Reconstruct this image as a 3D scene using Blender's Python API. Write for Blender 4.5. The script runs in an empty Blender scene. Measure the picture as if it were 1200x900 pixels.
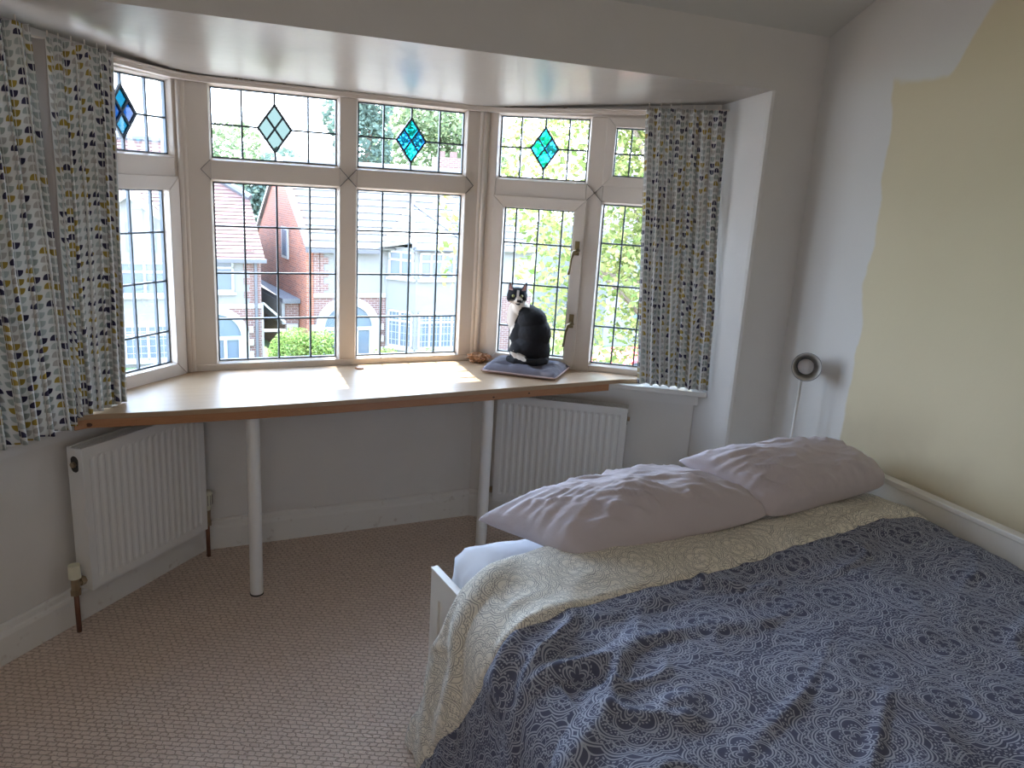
import bpy, bmesh, math, random
import numpy as np
from mathutils import Vector, Matrix, noise, geometry
random.seed(7)
R = math.radians
sc = bpy.context.scene
col = sc.collection

# ------------------------------------------------------------------ camera
cam_d = bpy.data.cameras.new('camera'); cam = bpy.data.objects.new('camera', cam_d); col.objects.link(cam)
def cam_axes(roll, pitch, yaw):
    f = Vector((math.sin(yaw)*math.cos(pitch), math.cos(yaw)*math.cos(pitch), -math.sin(pitch)))
    r = Vector((math.cos(yaw), -math.sin(yaw), 0)); u = r.cross(f)
    return (math.cos(roll)*r+math.sin(roll)*u, -math.sin(roll)*r+math.cos(roll)*u, f)
cr, cu, cf = cam_axes(R(3.5), R(14.25), R(23.25))
cam.matrix_world = Matrix(((cr.x, cu.x, -cf.x, 0), (cr.y, cu.y, -cf.y, 0), (cr.z, cu.z, -cf.z, 1.6), (0, 0, 0, 1)))
cam_d.sensor_width = 36; cam_d.lens = 27.0; cam_d.clip_start = 0.05; cam_d.clip_end = 300
sc.camera = cam

# ------------------------------------------------------------------ world, sun, exposure
W = bpy.data.worlds.new('sky'); sc.world = W; W.use_nodes = True
wn = W.node_tree.nodes; wl = W.node_tree.links
bg = wn['Background']
tc = wn.new('ShaderNodeTexCoord'); sep = wn.new('ShaderNodeSeparateXYZ'); rmp = wn.new('ShaderNodeValToRGB')
wl.new(tc.outputs['Generated'], sep.inputs[0]); wl.new(sep.outputs['Z'], rmp.inputs[0]); wl.new(rmp.outputs[0], bg.inputs[0])
rmp.color_ramp.elements[0].position = 0.0; rmp.color_ramp.elements[0].color = (0.74, 0.83, 1.0, 1)
rmp.color_ramp.elements[1].position = 0.9; rmp.color_ramp.elements[1].color = (0.46, 0.64, 1.0, 1)
bg.inputs[1].default_value = 3.0
sun_d = bpy.data.lights.new('sun', 'SUN'); sun = bpy.data.objects.new('sun', sun_d); col.objects.link(sun)
sun_d.energy = 6.0; sun_d.angle = R(0.6); sun_d.color = (1.0, 0.92, 0.80)
SUN_EL, SUN_AZ = 59.0, 2.0       # azimuth measured from +y towards +x
sd = Vector((math.sin(R(SUN_AZ))*math.cos(R(SUN_EL)), math.cos(R(SUN_AZ))*math.cos(R(SUN_EL)), math.sin(R(SUN_EL))))
sun.rotation_euler = sd.to_track_quat('Z', 'Y').to_euler()
vs = sc.view_settings; vs.view_transform = 'Standard'; vs.look = 'None'; vs.gamma = 1.0; vs.use_curve_mapping = False
vs.exposure = 2.68
FILL_GLOW = 1.15      # glow of the added fill globe behind the camera
sc.cycles.use_denoising = True
sc.cycles.transparent_max_bounces = 24
sc.cycles.max_bounces = 10; sc.cycles.diffuse_bounces = 6
sc.cycles.sample_clamp_indirect = 6

# ------------------------------------------------------------------ materials
def mat(name, color=(.8,.8,.8), rough=.6, metal=0, spec=.5, **kw):
    m = bpy.data.materials.new(name); m.use_nodes = True
    b = m.node_tree.nodes['Principled BSDF']
    b.inputs['Base Color'].default_value = (*color, 1); b.inputs['Roughness'].default_value = rough
    b.inputs['Metallic'].default_value = metal; b.inputs['Specular IOR Level'].default_value = spec
    m.diffuse_color = (*color, 1)
    return m
class NT:
    """tiny helper to wire shader nodes"""
    def __init__(s, m): s.m = m; s.t = m.node_tree; s.n = s.t.nodes; s.l = s.t.links; s.b = s.n['Principled BSDF']
    def add(s, typ, **kw):
        n = s.n.new(typ)
        for k, v in kw.items(): setattr(n, k, v)
        return n
    def link(s, a, b): s.l.new(a, b)
    def val(s, x, sock):
        if isinstance(x, (int, float)): sock.default_value = x
        elif isinstance(x, tuple): sock.default_value = x
        else: s.l.new(x, sock)
    def math(s, op, a, b=None, c=None):
        n = s.n.new('ShaderNodeMath'); n.operation = op; s.val(a, n.inputs[0])
        if b is not None: s.val(b, n.inputs[1])
        if c is not None: s.val(c, n.inputs[2])
        return n.outputs[0]
    def mix(s, f, a, b, blend='MIX'):
        n = s.n.new('ShaderNodeMix'); n.data_type = 'RGBA'; n.blend_type = blend
        s.val(f, n.inputs[0])
        s.val((*a, 1) if isinstance(a, tuple) and len(a) == 3 else a, n.inputs[6])
        s.val((*b, 1) if isinstance(b, tuple) and len(b) == 3 else b, n.inputs[7])
        return n.outputs[2]
    def coord(s, which='Object', scale=(1,1,1), rot=(0,0,0), loc=(0,0,0)):
        t = s.n.new('ShaderNodeTexCoord'); mp = s.n.new('ShaderNodeMapping')
        mp.inputs['Scale'].default_value = scale; mp.inputs['Rotation'].default_value = rot; mp.inputs['Location'].default_value = loc
        s.l.new(t.outputs[which], mp.inputs[0]); return mp.outputs[0]
    def noise(s, vec, scale, detail=3, rough=.5):
        n = s.n.new('ShaderNodeTexNoise'); n.inputs['Scale'].default_value = scale; n.inputs['Detail'].default_value = detail
        n.inputs['Roughness'].default_value = rough; s.l.new(vec, n.inputs['Vector']); return n.outputs[0]
    def bump(s, h, strength=.3, dist=.01, base=True):
        n = s.n.new('ShaderNodeBump'); n.inputs['Strength'].default_value = strength; n.inputs['Distance'].default_value = dist
        s.l.new(h, n.inputs['Height'])
        if base: s.l.new(n.outputs[0], s.b.inputs['Normal'])
        return n.outputs[0]
    def base(s, c): s.l.new(c, s.b.inputs['Base Color'])
    def smooth(s, x, lo, hi):
        n = s.n.new('ShaderNodeMapRange'); n.interpolation_type = 'SMOOTHSTEP'
        s.val(x, n.inputs[0]); n.inputs[1].default_value = lo; n.inputs[2].default_value = hi; return n.outputs[0]

M = {}
def plaster(name, c, bumpd=.002):
    m = mat(name, c, .85, spec=.25); t = NT(m); v = t.coord()
    n = t.noise(v, 6, 4); t.base(t.mix(n, tuple(x*.95 for x in c), tuple(min(1, x*1.04) for x in c)))
    t.bump(t.noise(v, 60, 3), .25, bumpd); return m
M['wall'] = plaster('wall_paint', (.66, .635, .61))
M['ceiling'] = plaster('ceiling_paint', (.60, .585, .545))
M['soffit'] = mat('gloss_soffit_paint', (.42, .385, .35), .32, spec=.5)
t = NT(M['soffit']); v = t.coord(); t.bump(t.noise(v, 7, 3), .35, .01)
M['skirting'] = mat('skirting_paint', (.70, .68, .65), .45)
t = NT(M['skirting']); v = t.coord(); t.base(t.mix(t.smooth(t.noise(v, 25, 4), .62, .75), (.70, .68, .65), (.55, .50, .46)))
M['frame'] = mat('white_window_plastic', (.68, .60, .53), .36)
M['gasket'] = mat('dark_gasket', (.10, .12, .15), .5)
M['lead'] = mat('lead_strip', (.07, .09, .11), .45, .3)
M['sillpaint'] = mat('sill_paint', (.66, .64, .62), .5)
# right wall : two paints, the lighter primer around a beige field with an uneven brushed border
m = mat('right_wall_two_paints', (.5,.5,.45), .85, spec=.25); M['right_wall'] = m; t = NT(m)
tcn = t.add('ShaderNodeTexCoord'); sp = t.add('ShaderNodeSeparateXYZ'); t.link(tcn.outputs['Object'], sp.inputs[0])
v = tcn.outputs['Object']
wob = t.math('MULTIPLY', t.math('SUBTRACT', t.noise(v, 4, 5), .5), .10)
wob2 = t.math('MULTIPLY', t.math('SUBTRACT', t.noise(v, 1.6, 2), .5), .16)
edge_y = t.math('ADD', t.math('ADD', sp.outputs['Y'], wob), wob2)     # beige nearer the camera than this
my = t.smooth(edge_y, 2.20, 2.185)
top_z = t.math('ADD', t.math('ADD', sp.outputs['Z'], wob), t.math('MULTIPLY', t.smooth(sp.outputs['Y'], 2.0, 1.85), -.22))
mz = t.smooth(top_z, 2.07, 2.04)
mk = t.math('MULTIPLY', my, mz)
c0 = t.mix(t.noise(v, 3, 4), (.66, .64, .62), (.70, .68, .65))
c1 = t.mix(t.noise(v, 2.5, 4), (.64, .56, .39), (.69, .61, .43))
stain = t.math('MULTIPLY', t.smooth(sp.outputs['Z'], 1.0, .70), t.smooth(t.noise(v, 3, 3), .35, .7))
c1 = t.mix(t.math('MULTIPLY', stain, .5), c1, (.42, .35, .25))
t.base(t.mix(mk, c0, c1)); t.bump(t.noise(v, 50, 3), .25, .002)
# carpet : woven loops
m = mat('loop_carpet', (.42, .34, .28), .95, spec=.1); M['carpet'] = m; t = NT(m)
v = t.coord(rot=(0, 0, R(24)))
nd = t.add('ShaderNodeTexNoise'); nd.inputs['Scale'].default_value = 55; nd.inputs['Detail'].default_value = 2; t.link(v, nd.inputs['Vector'])
vm = t.add('ShaderNodeVectorMath', operation='MULTIPLY_ADD'); t.link(nd.outputs['Color'], vm.inputs[0]); vm.inputs[1].default_value = (.030, .012, 0); t.link(v, vm.inputs[2])
br = t.add('ShaderNodeTexBrick'); t.link(vm.outputs[0], br.inputs['Vector'])
br.inputs['Scale'].default_value = 1.0; br.inputs['Brick Width'].default_value = .026; br.inputs['Row Height'].default_value = .0175
br.inputs['Mortar Size'].default_value = .0032; br.inputs['Mortar Smooth'].default_value = 1.0
br.inputs['Color1'].default_value = (.86, .72, .63, 1); br.inputs['Color2'].default_value = (.76, .62, .54, 1); br.inputs['Mortar'].default_value = (.36, .275, .22, 1)
n1 = t.noise(v, 160, 3); n2 = t.noise(v, 1.5, 3)
c = t.mix(.30, br.outputs['Color'], t.mix(n1, (.46, .36, .29), (.82, .70, .60)))
t.base(t.mix(t.math('MULTIPLY', n2, .35), c, (.58, .45, .36)))
h = t.math('ADD', t.math('MULTIPLY', br.outputs['Fac'], -1.0), t.math('MULTIPLY', n1, .6)); t.bump(h, .8, .005)
# wood
def wood(name, c1, c2, rough, sc_=(1,1,1), axis='X'):
    m = mat(name, c1, rough); t = NT(m)
    v = t.coord(scale=(1.2, 14, 14) if axis == 'X' else (14, 14, 1.2))
    n = t.noise(v, 2.2, 5, .6); n2 = t.noise(t.coord(scale=(1, 5, 5)), 1.1, 3)
    g = t.math('FRACT', t.math('MULTIPLY', n, 5))
    c = t.mix(t.math('MULTIPLY', g, .5), c1, c2); c = t.mix(t.math('MULTIPLY', n2, .5), c, c2)
    t.base(c); t.bump(n, .06, .002); return m
M['ply'] = wood('birch_plywood', (.42, .29, .18), (.34, .225, .13), .42)
M['batten'] = wood('pine_batten', (.42, .20, .09), (.32, .14, .06), .4)
M['white_metal'] = mat('white_enamel', (.74, .73, .72), .35)
M['radiator'] = mat('radiator_enamel', (.70, .69, .68), .38)
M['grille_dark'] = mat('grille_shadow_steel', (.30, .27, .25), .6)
M['copper'] = mat('old_copper_pipe', (.20, .10, .07), .45, .7)
M['brass_valve'] = mat('dull_brass', (.35, .27, .18), .4, .8)
M['valve_white'] = mat('valve_plastic', (.68, .66, .52), .45)
M['brass'] = mat('antique_brass', (.22, .17, .09), .35, .9)
M['bed_paint'] = mat('bed_white_lacquer', (.80, .77, .71), .35)
M['hole_shade'] = mat('painted_hole_shade', (.03, .03, .03), .9)
M['copper_dark'] = mat('dark_knot', (.08, .03, .015), .6)

def leaf_mat(name, c1, c2, trans=.5):
    m = bpy.data.materials.new(name); m.use_nodes = True; nt = m.node_tree; nt.nodes.clear()
    out = nt.nodes.new('ShaderNodeOutputMaterial'); mixs = nt.nodes.new('ShaderNodeMixShader'); d = nt.nodes.new('ShaderNodeBsdfDiffuse'); tr = nt.nodes.new('ShaderNodeBsdfTranslucent')
    g = nt.nodes.new('ShaderNodeNewGeometry'); r = nt.nodes.new('ShaderNodeValToRGB')
    r.color_ramp.elements[0].color = (*c1, 1); r.color_ramp.elements[1].color = (*c2, 1)
    nt.links.new(g.outputs['Random Per Island'], r.inputs[0]); nt.links.new(r.outputs[0], d.inputs[0]); nt.links.new(r.outputs[0], tr.inputs[0])
    mixs.inputs[0].default_value = trans; nt.links.new(d.outputs[0], mixs.inputs[1]); nt.links.new(tr.outputs[0], mixs.inputs[2]); nt.links.new(mixs.outputs[0], out.inputs[0])
    return m
M['leaf_bright'] = leaf_mat('yellow_green_leaves', (.10, .15, .04), (.30, .30, .12), .5)
M['leaf_mid'] = leaf_mat('mid_green_leaves', (.12, .16, .08), (.26, .30, .17), .4)
M['leaf_dark'] = leaf_mat('dark_green_leaves', (.08, .115, .095), (.16, .21, .16), .3)
M['leaf_hedge'] = leaf_mat('hedge_leaves', (.10, .17, .04), (.24, .31, .10), .4)
M['bark'] = mat('bark', (.16, .12, .09), .9)

def glass_mat(name, tint, refl=.045):
    m = bpy.data.materials.new(name); m.use_nodes = True; nt = m.node_tree; nt.nodes.clear()
    out = nt.nodes.new('ShaderNodeOutputMaterial'); mx = nt.nodes.new('ShaderNodeMixShader'); tr = nt.nodes.new('ShaderNodeBsdfTransparent'); g = nt.nodes.new('ShaderNodeBsdfGlossy')
    g.inputs['Roughness'].default_value = .01; tr.inputs[0].default_value = (*tint, 1)
    lw = nt.nodes.new('ShaderNodeLayerWeight'); lw.inputs[0].default_value = .25
    ma = nt.nodes.new('ShaderNodeMath'); ma.operation = 'MULTIPLY_ADD'; ma.inputs[1].default_value = .35; ma.inputs[2].default_value = refl
    nt.links.new(lw.outputs['Fresnel'], ma.inputs[0])
    nt.links.new(ma.outputs[0], mx.inputs[0]); nt.links.new(tr.outputs[0], mx.inputs[1]); nt.links.new(g.outputs[0], mx.inputs[2]); nt.links.new(mx.outputs[0], out.inputs[0])
    m.diffuse_color = (*tint, .3); return m
M['glass'] = glass_mat('clear_glass', (.94, .97, .97), .02)
M['blue_glass'] = glass_mat('mid_blue_glass', (.12, .58, 1.0))
M['cyan_glass'] = glass_mat('cyan_blue_glass', (.10, .84, 1.0))
M['pale_glass'] = glass_mat('pale_turquoise_glass', (.200, .238, .222), .02)
M['cyan_sky_glass'] = glass_mat('cyan_glass_against_sky', (.043, .165, .205), .03); M['blue_sky_glass'] = glass_mat('blue_glass_against_sky', (.03, .10, .19), .03)
M['house_glass'] = mat('house_window_glass', (.10, .12, .15), .12)

def brick_mat(name, a, b, mort, sx=.23, sz=.075):
    m = mat(name, a, .85); t = NT(m)
    tcn = t.add('ShaderNodeTexCoord'); sp = t.add('ShaderNodeSeparateXYZ'); t.link(tcn.outputs['Object'], sp.inputs[0])
    cb = t.add('ShaderNodeCombineXYZ'); t.link(t.math('ADD', sp.outputs['X'], sp.outputs['Y']), cb.inputs[0]); t.link(sp.outputs['Z'], cb.inputs[1])
    br = t.add('ShaderNodeTexBrick'); t.link(cb.outputs[0], br.inputs['Vector']); br.inputs['Scale'].default_value = 1
    br.inputs['Brick Width'].default_value = sx; br.inputs['Row Height'].default_value = sz; br.inputs['Mortar Size'].default_value = .008
    br.inputs['Color1'].default_value = (*a, 1); br.inputs['Color2'].default_value = (*b, 1); br.inputs['Mortar'].default_value = (*mort, 1)
    n = t.noise(cb.outputs[0], 2.5, 3); t.base(t.mix(t.math('MULTIPLY', n, .5), br.outputs['Color'], a)); return m
M['brick_red'] = brick_mat('orange_red_brick', (.27, .08, .038), (.12, .042, .03), (.25, .19, .16))
M['brick_brown'] = brick_mat('brown_brick', (.15, .075, .06), (.11, .055, .05), (.28, .26, .25))
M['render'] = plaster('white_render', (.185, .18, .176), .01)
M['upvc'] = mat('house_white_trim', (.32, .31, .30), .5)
def tile_mat(name, a, b):
    m = mat(name, a, .65); t = NT(m); v = t.coord(); n = t.noise(v, 9, 3); n2 = t.noise(v, .6, 3)
    t.base(t.mix(n2, t.mix(n, a, b), b)); return m
M['tile_red'] = tile_mat('red_clay_tiles', (.165, .088, .070), (.125, .068, .058))
M['slate'] = tile_mat('grey_concrete_tiles', (.18, .172, .165), (.14, .135, .13))
M['hip_shade'] = mat('hip_tiles_with_shadow', (.13, .13, .16), .6)  # shadow band along the bay roof put into the hip tile colour
M['asphalt'] = plaster('asphalt', (.15, .14, .135)); M['pavement'] = plaster('pavement_slabs', (.30, .25, .21)); M['grass'] = plaster('lawn', (.10, .15, .06), .02)
M['fascia'] = mat('dark_fascia', (.08, .08, .09), .5)
M['car_red'] = mat('red_car_paint', (.55, .03, .03), .2); M['car_glass'] = mat('car_glass', (.03, .04, .05), .08); M['tyre'] = mat('tyre', (.03, .03, .03), .8)

# curtain print: columns of split domes and bowls
m = mat('leaf_print_cotton', (.8, .79, .76), .9, spec=.15); M['curtain'] = m; t = NT(m)
uvn = t.add('ShaderNodeUVMap'); sp = t.add('ShaderNodeSeparateXYZ'); t.link(uvn.outputs[0], sp.inputs[0])
CW, CH = .036, .0265
ux = t.math('DIVIDE', sp.outputs[0], CW); uz = t.math('DIVIDE', sp.outputs[1], CH)
ci = t.math('FLOOR', ux); fx = t.math('SUBTRACT', t.math('FRACT', ux), .5)
odd = t.math('MODULO', ci, 2.0)
odd = t.math('ABSOLUTE', odd)
uz2 = t.math('ADD', uz, t.math('MULTIPLY', odd, .5))
ri = t.math('FLOOR', uz2); fz = t.math('FRACT', uz2)
fzf = t.math('ADD', t.math('MULTIPLY', t.math('SUBTRACT', 1.0, fz), odd), t.math('MULTIPLY', fz, t.math('SUBTRACT', 1.0, odd)))
zz = t.math('SUBTRACT', fzf, .08)
ell = t.math('ADD', t.math('POWER', t.math('DIVIDE', t.math('ABSOLUTE', fx), .42), 2.0), t.math('POWER', t.math('DIVIDE', t.math('ABSOLUTE', zz), .74), 2.0))
inside = t.math('MULTIPLY', t.math('LESS_THAN', ell, 1.0), t.math('GREATER_THAN', zz, 0.0))
inside = t.math('MULTIPLY', inside, t.math('GREATER_THAN', t.math('ABSOLUTE', fx), .035))
cb = t.add('ShaderNodeCombineXYZ'); t.link(ci, cb.inputs[0]); t.link(ri, cb.inputs[1])
wn_ = t.add('ShaderNodeTexWhiteNoise'); wn_.noise_dimensions = '3D'; t.link(cb.outputs[0], wn_.inputs['Vector'])
rp = t.add('ShaderNodeValToRGB'); rp.color_ramp.interpolation = 'CONSTANT'; t.link(wn_.outputs['Value'], rp.inputs[0])
el = rp.color_ramp.elements; el[0].position = 0; el[0].color = (.050, .045, .085, 1); el[1].position = .17; el[1].color = (.40, .29, .07, 1)
for p, c in ((.38, (.36, .39, .365)), (.62, (.46, .43, .40)), (.82, (.44, .47, .45))):
    e = el.new(p); e.color = (*c, 1)
t.base(t.mix(inside, (.70, .69, .665), rp.outputs[0]))
t.bump(t.noise(uvn.outputs[0], 900, 2), .15, .001)
tl = t.add('ShaderNodeBsdfTranslucent'); t.link(t.b.inputs['Base Color'].links[0].from_socket, tl.inputs[0])
mxs = t.add('ShaderNodeMixShader'); mxs.inputs[0].default_value = .22
out = t.n['Material Output']; t.link(t.b.outputs[0], mxs.inputs[1]); t.link(tl.outputs[0], mxs.inputs[2]); t.link(mxs.outputs[0], out.inputs[0])
M['lining'] = mat('curtain_lining', (.40, .36, .34), .9)

# bedding print
def mandala(name, ground, line, wd=.008, cell=3.4, amt=1.0):
    """flower medallions: scalloped rings round jittered cell centres, with dotted, netted and plain bands between"""
    m = mat(name, ground, .9, spec=.15); t = NT(m)
    uvn = t.add('ShaderNodeUVMap'); uv = uvn.outputs[0]
    vo = t.add('ShaderNodeTexVoronoi'); vo.feature = 'F1'; vo.voronoi_dimensions = '2D'; vo.inputs['Scale'].default_value = cell; vo.inputs['Randomness'].default_value = .45; t.link(uv, vo.inputs['Vector'])
    pos = t.add('ShaderNodeVectorMath', operation='SUBTRACT'); t.link(uv, pos.inputs[0]); t.link(vo.outputs['Position'], pos.inputs[1])
    sp = t.add('ShaderNodeSeparateXYZ'); t.link(pos.outputs[0], sp.inputs[0])
    ang = t.math('ARCTAN2', sp.outputs[1], sp.outputs[0]); rad = vo.outputs['Distance']
    def petals(n): return t.math('ABSOLUTE', t.math('SINE', t.math('MULTIPLY', ang, n/2)))
    pt = {n: petals(n) for n in (5, 8, 12, 20)}
    def delta(r0, n, amp): return t.math('SUBTRACT', rad, t.math('MULTIPLY_ADD', pt[n], amp, r0))
    def near(d, w): return t.math('LESS_THAN', t.math('ABSOLUTE', d), w)
    def gate(n): return t.math('GREATER_THAN', t.math('SINE', t.math('MULTIPLY', ang, n)), -.1)
    D = [(.04, 5, .05), (.12, 8, .035), (.16, 5, .10), (.27, 12, .035), (.33, 8, .07), (.43, 20, .03), (.50, 12, .05), (.58, 20, .04), (.68, 8, .06)]
    ds = [delta(*d) for d in D]; acc = None
    for k, d in enumerate(ds):
        a = near(d, wd); acc = a if acc is None else t.math('MAXIMUM', acc, a)
        b = near(t.math('SUBTRACT', d, .030), wd*1.1)                # companion line, dotted on alternate rings
        if k % 2: b = t.math('MULTIPLY', b, gate(26+k*7))
        acc = t.math('MAXIMUM', acc, b)
    def band(i, j): return t.math('MULTIPLY', t.math('GREATER_THAN', ds[i], .045), t.math('LESS_THAN', ds[j], -.012))
    v2 = t.add('ShaderNodeTexVoronoi'); v2.feature = 'DISTANCE_TO_EDGE'; v2.voronoi_dimensions = '2D'; v2.inputs['Scale'].default_value = cell*19; v2.inputs['Randomness'].default_value = .6; t.link(uv, v2.inputs['Vector'])
    net = near(v2.outputs['Distance'], wd*8.5)
    v3 = t.add('ShaderNodeTexVoronoi'); v3.feature = 'F1'; v3.voronoi_dimensions = '2D'; v3.inputs['Scale'].default_value = cell*30; v3.inputs['Randomness'].default_value = .3; t.link(uv, v3.inputs['Vector'])
    dots = near(v3.outputs['Distance'], .26)
    acc = t.math('MAXIMUM', acc, t.math('MULTIPLY', net, band(4, 6))); acc = t.math('MAXIMUM', acc, t.math('MULTIPLY', dots, band(2, 4)))
    acc = t.math('MAXIMUM', acc, t.math('MULTIPLY', net, t.math('GREATER_THAN', ds[7], .05)))
    t.base(t.mix(t.math('MULTIPLY', acc, amt), ground, line)); t.bump(t.noise(uv, 30, 4), .35, .004)
    return m
M['duvet'] = mandala('navy_mandala_cotton', (.095, .103, .155), (.42, .445, .53), .0078, 4.7, .85)
M['duvet_back'] = mandala('cream_mandala_cotton', (.80, .76, .68), (.20, .20, .20), .0062, 5.2, .7)
M['sheet'] = mat('pale_blue_white_sheet', (.74, .76, .82), .85)
M['pillow'] = mat('mauve_grey_cotton', (.58, .525, .56), .85, spec=.2)
t = NT(M['pillow']); v = t.coord(); t.bump(t.noise(v, 18, 5), .5, .008)
M['cushion_grey'] = mat('grey_cushion_cloth', (.15, .14, .17), .9)
M['cushion_pink'] = mat('pink_piping_cloth', (.52, .38, .36), .9)

# ------------------------------------------------------------------ mesh helpers
class MB:
    def __init__(s): s.v = []; s.f = []; s.uv = None
    def add(s, vs, fs):
        o = len(s.v); s.v += [tuple(p) for p in vs]; s.f += [tuple(i+o for i in f) for f in fs]; return s
    def box(s, lo, hi, T=None):
        x0, y0, z0 = lo; x1, y1, z1 = hi
        vs = [(x0,y0,z0),(x1,y0,z0),(x1,y1,z0),(x0,y1,z0),(x0,y0,z1),(x1,y0,z1),(x1,y1,z1),(x0,y1,z1)]
        if T: vs = [T(*p) for p in vs]
        return s.add(vs, [(0,3,2,1),(4,5,6,7),(0,1,5,4),(1,2,6,5),(2,3,7,6),(3,0,4,7)])
    def prism(s, poly, lo, hi, T=None):
        """poly: 2-D outline, extruded between lo and hi on the third coordinate; T maps (a, b, c)"""
        T = T or (lambda a, b, c: (a, b, c)); n = len(poly)
        vs = [T(a, b, lo) for a, b in poly]+[T(a, b, hi) for a, b in poly]
        fs = [tuple(range(n))[::-1], tuple(range(n, 2*n))]+[(i, (i+1) % n, n+(i+1) % n, n+i) for i in range(n)]
        return s.add(vs, fs)
    def tube(s, pts, r, n=10, cap=True):
        pts = [Vector(p) for p in pts]; rs = r if isinstance(r, (list, tuple)) else [r]*len(pts)
        ring = []; up = None
        for i, p in enumerate(pts):
            d = (pts[min(i+1, len(pts)-1)]-pts[max(i-1, 0)]).normalized()
            if up is None: up = Vector((0, 0, 1)) if abs(d.z) < .9 else Vector((1, 0, 0))
            a = d.cross(up).normalized(); b = a.cross(d).normalized(); up = b
            ring.append([p+(a*math.cos(2*math.pi*k/n)+b*math.sin(2*math.pi*k/n))*rs[i] for k in range(n)])
        vs = [q for rg in ring for q in rg]; fs = []
        for i in range(len(pts)-1):
            for k in range(n): fs.append((i*n+k, i*n+(k+1) % n, (i+1)*n+(k+1) % n, (i+1)*n+k))
        if cap: fs.append(tuple(range(n))[::-1]); fs.append(tuple((len(pts)-1)*n+k for k in range(n)))
        return s.add(vs, fs)
    def grid(s, P, nu, nv, closed=False):
        vs = [P(i, j) for j in range(nv) for i in range(nu)]
        fs = [(j*nu+i, j*nu+i+1, (j+1)*nu+i+1, (j+1)*nu+i) for j in range(nv-1) for i in range(nu-1)]
        return s.add(vs, fs)
def link(name, me, parent=None, loc=(0,0,0)):
    o = bpy.data.objects.new(name, me); col.objects.link(o); o.location = loc
    if parent: o.parent = parent
    return o
def wloc(o):
    p = Vector((0, 0, 0))
    while o is not None: p += Vector(o.location); o = o.parent
    return p
def build(name, mb, m, parent=None, loc=None, smooth=False, bevel=0, uvs=None, kind=None, solid=0, fixn=True):
    """mb holds WORLD coordinates; the object gets its origin at loc (or at its parent's)"""
    base = wloc(parent) if parent else Vector((0, 0, 0))
    if loc is None: loc = base
    loc = Vector(loc)
    me = bpy.data.meshes.new(name); me.from_pydata([tuple(Vector(p)-loc) for p in mb.v], [], mb.f); me.update()
    if uvs is not None:
        ul = me.uv_layers.new(name='UVMap')
        for l in me.loops: ul.data[l.index].uv = uvs[l.vertex_index]
    if fixn:
        b = bmesh.new(); b.from_mesh(me); bmesh.ops.recalc_face_normals(b, faces=b.faces); b.to_mesh(me); b.free()
    for x in (m if isinstance(m, list) else [m]): me.materials.append(x)
    if smooth:
        for p in me.polygons: p.use_smooth = True
    o = link(name, me, parent, loc-base)
    if bevel:
        bv = o.modifiers.new('bevel', 'BEVEL'); bv.width = bevel; bv.segments = 2; bv.limit_method = 'ANGLE'
        for p in me.polygons: p.use_smooth = True
        try: me.set_sharp_from_angle(angle=R(35))
        except Exception: pass
    if solid:
        sm = o.modifiers.new('thick', 'SOLIDIFY'); sm.thickness = solid; sm.offset = 0
    if kind: o['kind'] = kind
    return o
def empty(name, loc, label=None, cat=None, group=None, kind=None, parent=None):
    o = bpy.data.objects.new(name, None); col.objects.link(o); o.location = loc; o.empty_display_size = .1
    if parent: o.parent = parent
    tag(o, label, cat, group, kind); return o
def tag(o, label=None, cat=None, group=None, kind=None):
    for k, x in (('label', label), ('category', cat), ('group', group), ('kind', kind)):
        if x: o[k] = x
    return o
def struct(name, mb, m, **kw):
    return build(name, mb, m, kind='structure', **kw)

# ------------------------------------------------------------------ room shell
YW, XR, XL, YB, ZC = 2.56, 2.372, -1.9, -2.2, 2.25
C1 = (-.012, 3.368); C2 = (1.264, 3.423)
FAC = {'L': (C1, 47.0), 'C': ((.04, 3.37), 2.5), 'R': ((1.283, 3.411), -33.0)}
def FT(key):
    (px, py), a = FAC[key]; c, s = math.cos(R(a)), math.sin(R(a))
    return lambda u, v, z: (px+u*c-v*s, py+u*s+v*c, z)
def fpt(key, u, v=0): p = FT(key)(u, v, 0); return (p[0], p[1])
def soff(y): return 2.03-.107*(y-YW)
def isect(k1, v1, k2, v2):
    (a, aa), (b, bb) = FAC[k1], FAC[k2]
    p = Vector(fpt(k1, 0, v1)); q = Vector(fpt(k2, 0, v2)); d = Vector((math.cos(R(aa)), math.sin(R(aa)))); e = Vector((math.cos(R(bb)), math.sin(R(bb))))
    den = d.x*e.y-d.y*e.x; w = q-p; tt = (w.x*e.y-w.y*e.x)/den; r = p+d*tt; return (r.x, r.y)
def bay_line(v, left_y=YW, right_x=2.12):
    """plan polyline of the bay at offset v from the frame face, left to right"""
    p = isect('L', v, 'C', v); q = isect('C', v, 'R', v)
    a = R(47); lx = fpt('L', 0, v); tL = (left_y-lx[1])/math.sin(a); L = (lx[0]+tL*math.cos(a), left_y)
    b = R(-33); rx = fpt('R', 0, v); tR = (right_x-rx[0])/math.cos(b); Rr = (right_x, rx[1]+tR*math.sin(b))
    return [L, p, q, Rr]
inner = bay_line(-.05)
outer = bay_line(.22, YW-.1, 2.35)
fl = MB(); fl.prism([(XL-.1, YB-.1), (XR+.1, YB-.1), (XR+.1, YW+.05), (2.2, 2.95), outer[2], outer[1], (outer[0][0], YW+.0), (XL-.1, YW+.05)], -.08, 0)
struct('floor', fl, M['carpet'])
def strip_wall(name, pts_in, pts_out, z0, z1, m, **kw):
    mb = MB(); n = len(pts_in); mb.prism(list(pts_in)+list(pts_out)[::-1], z0, z1); return struct(name, mb, m, **kw)
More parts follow.
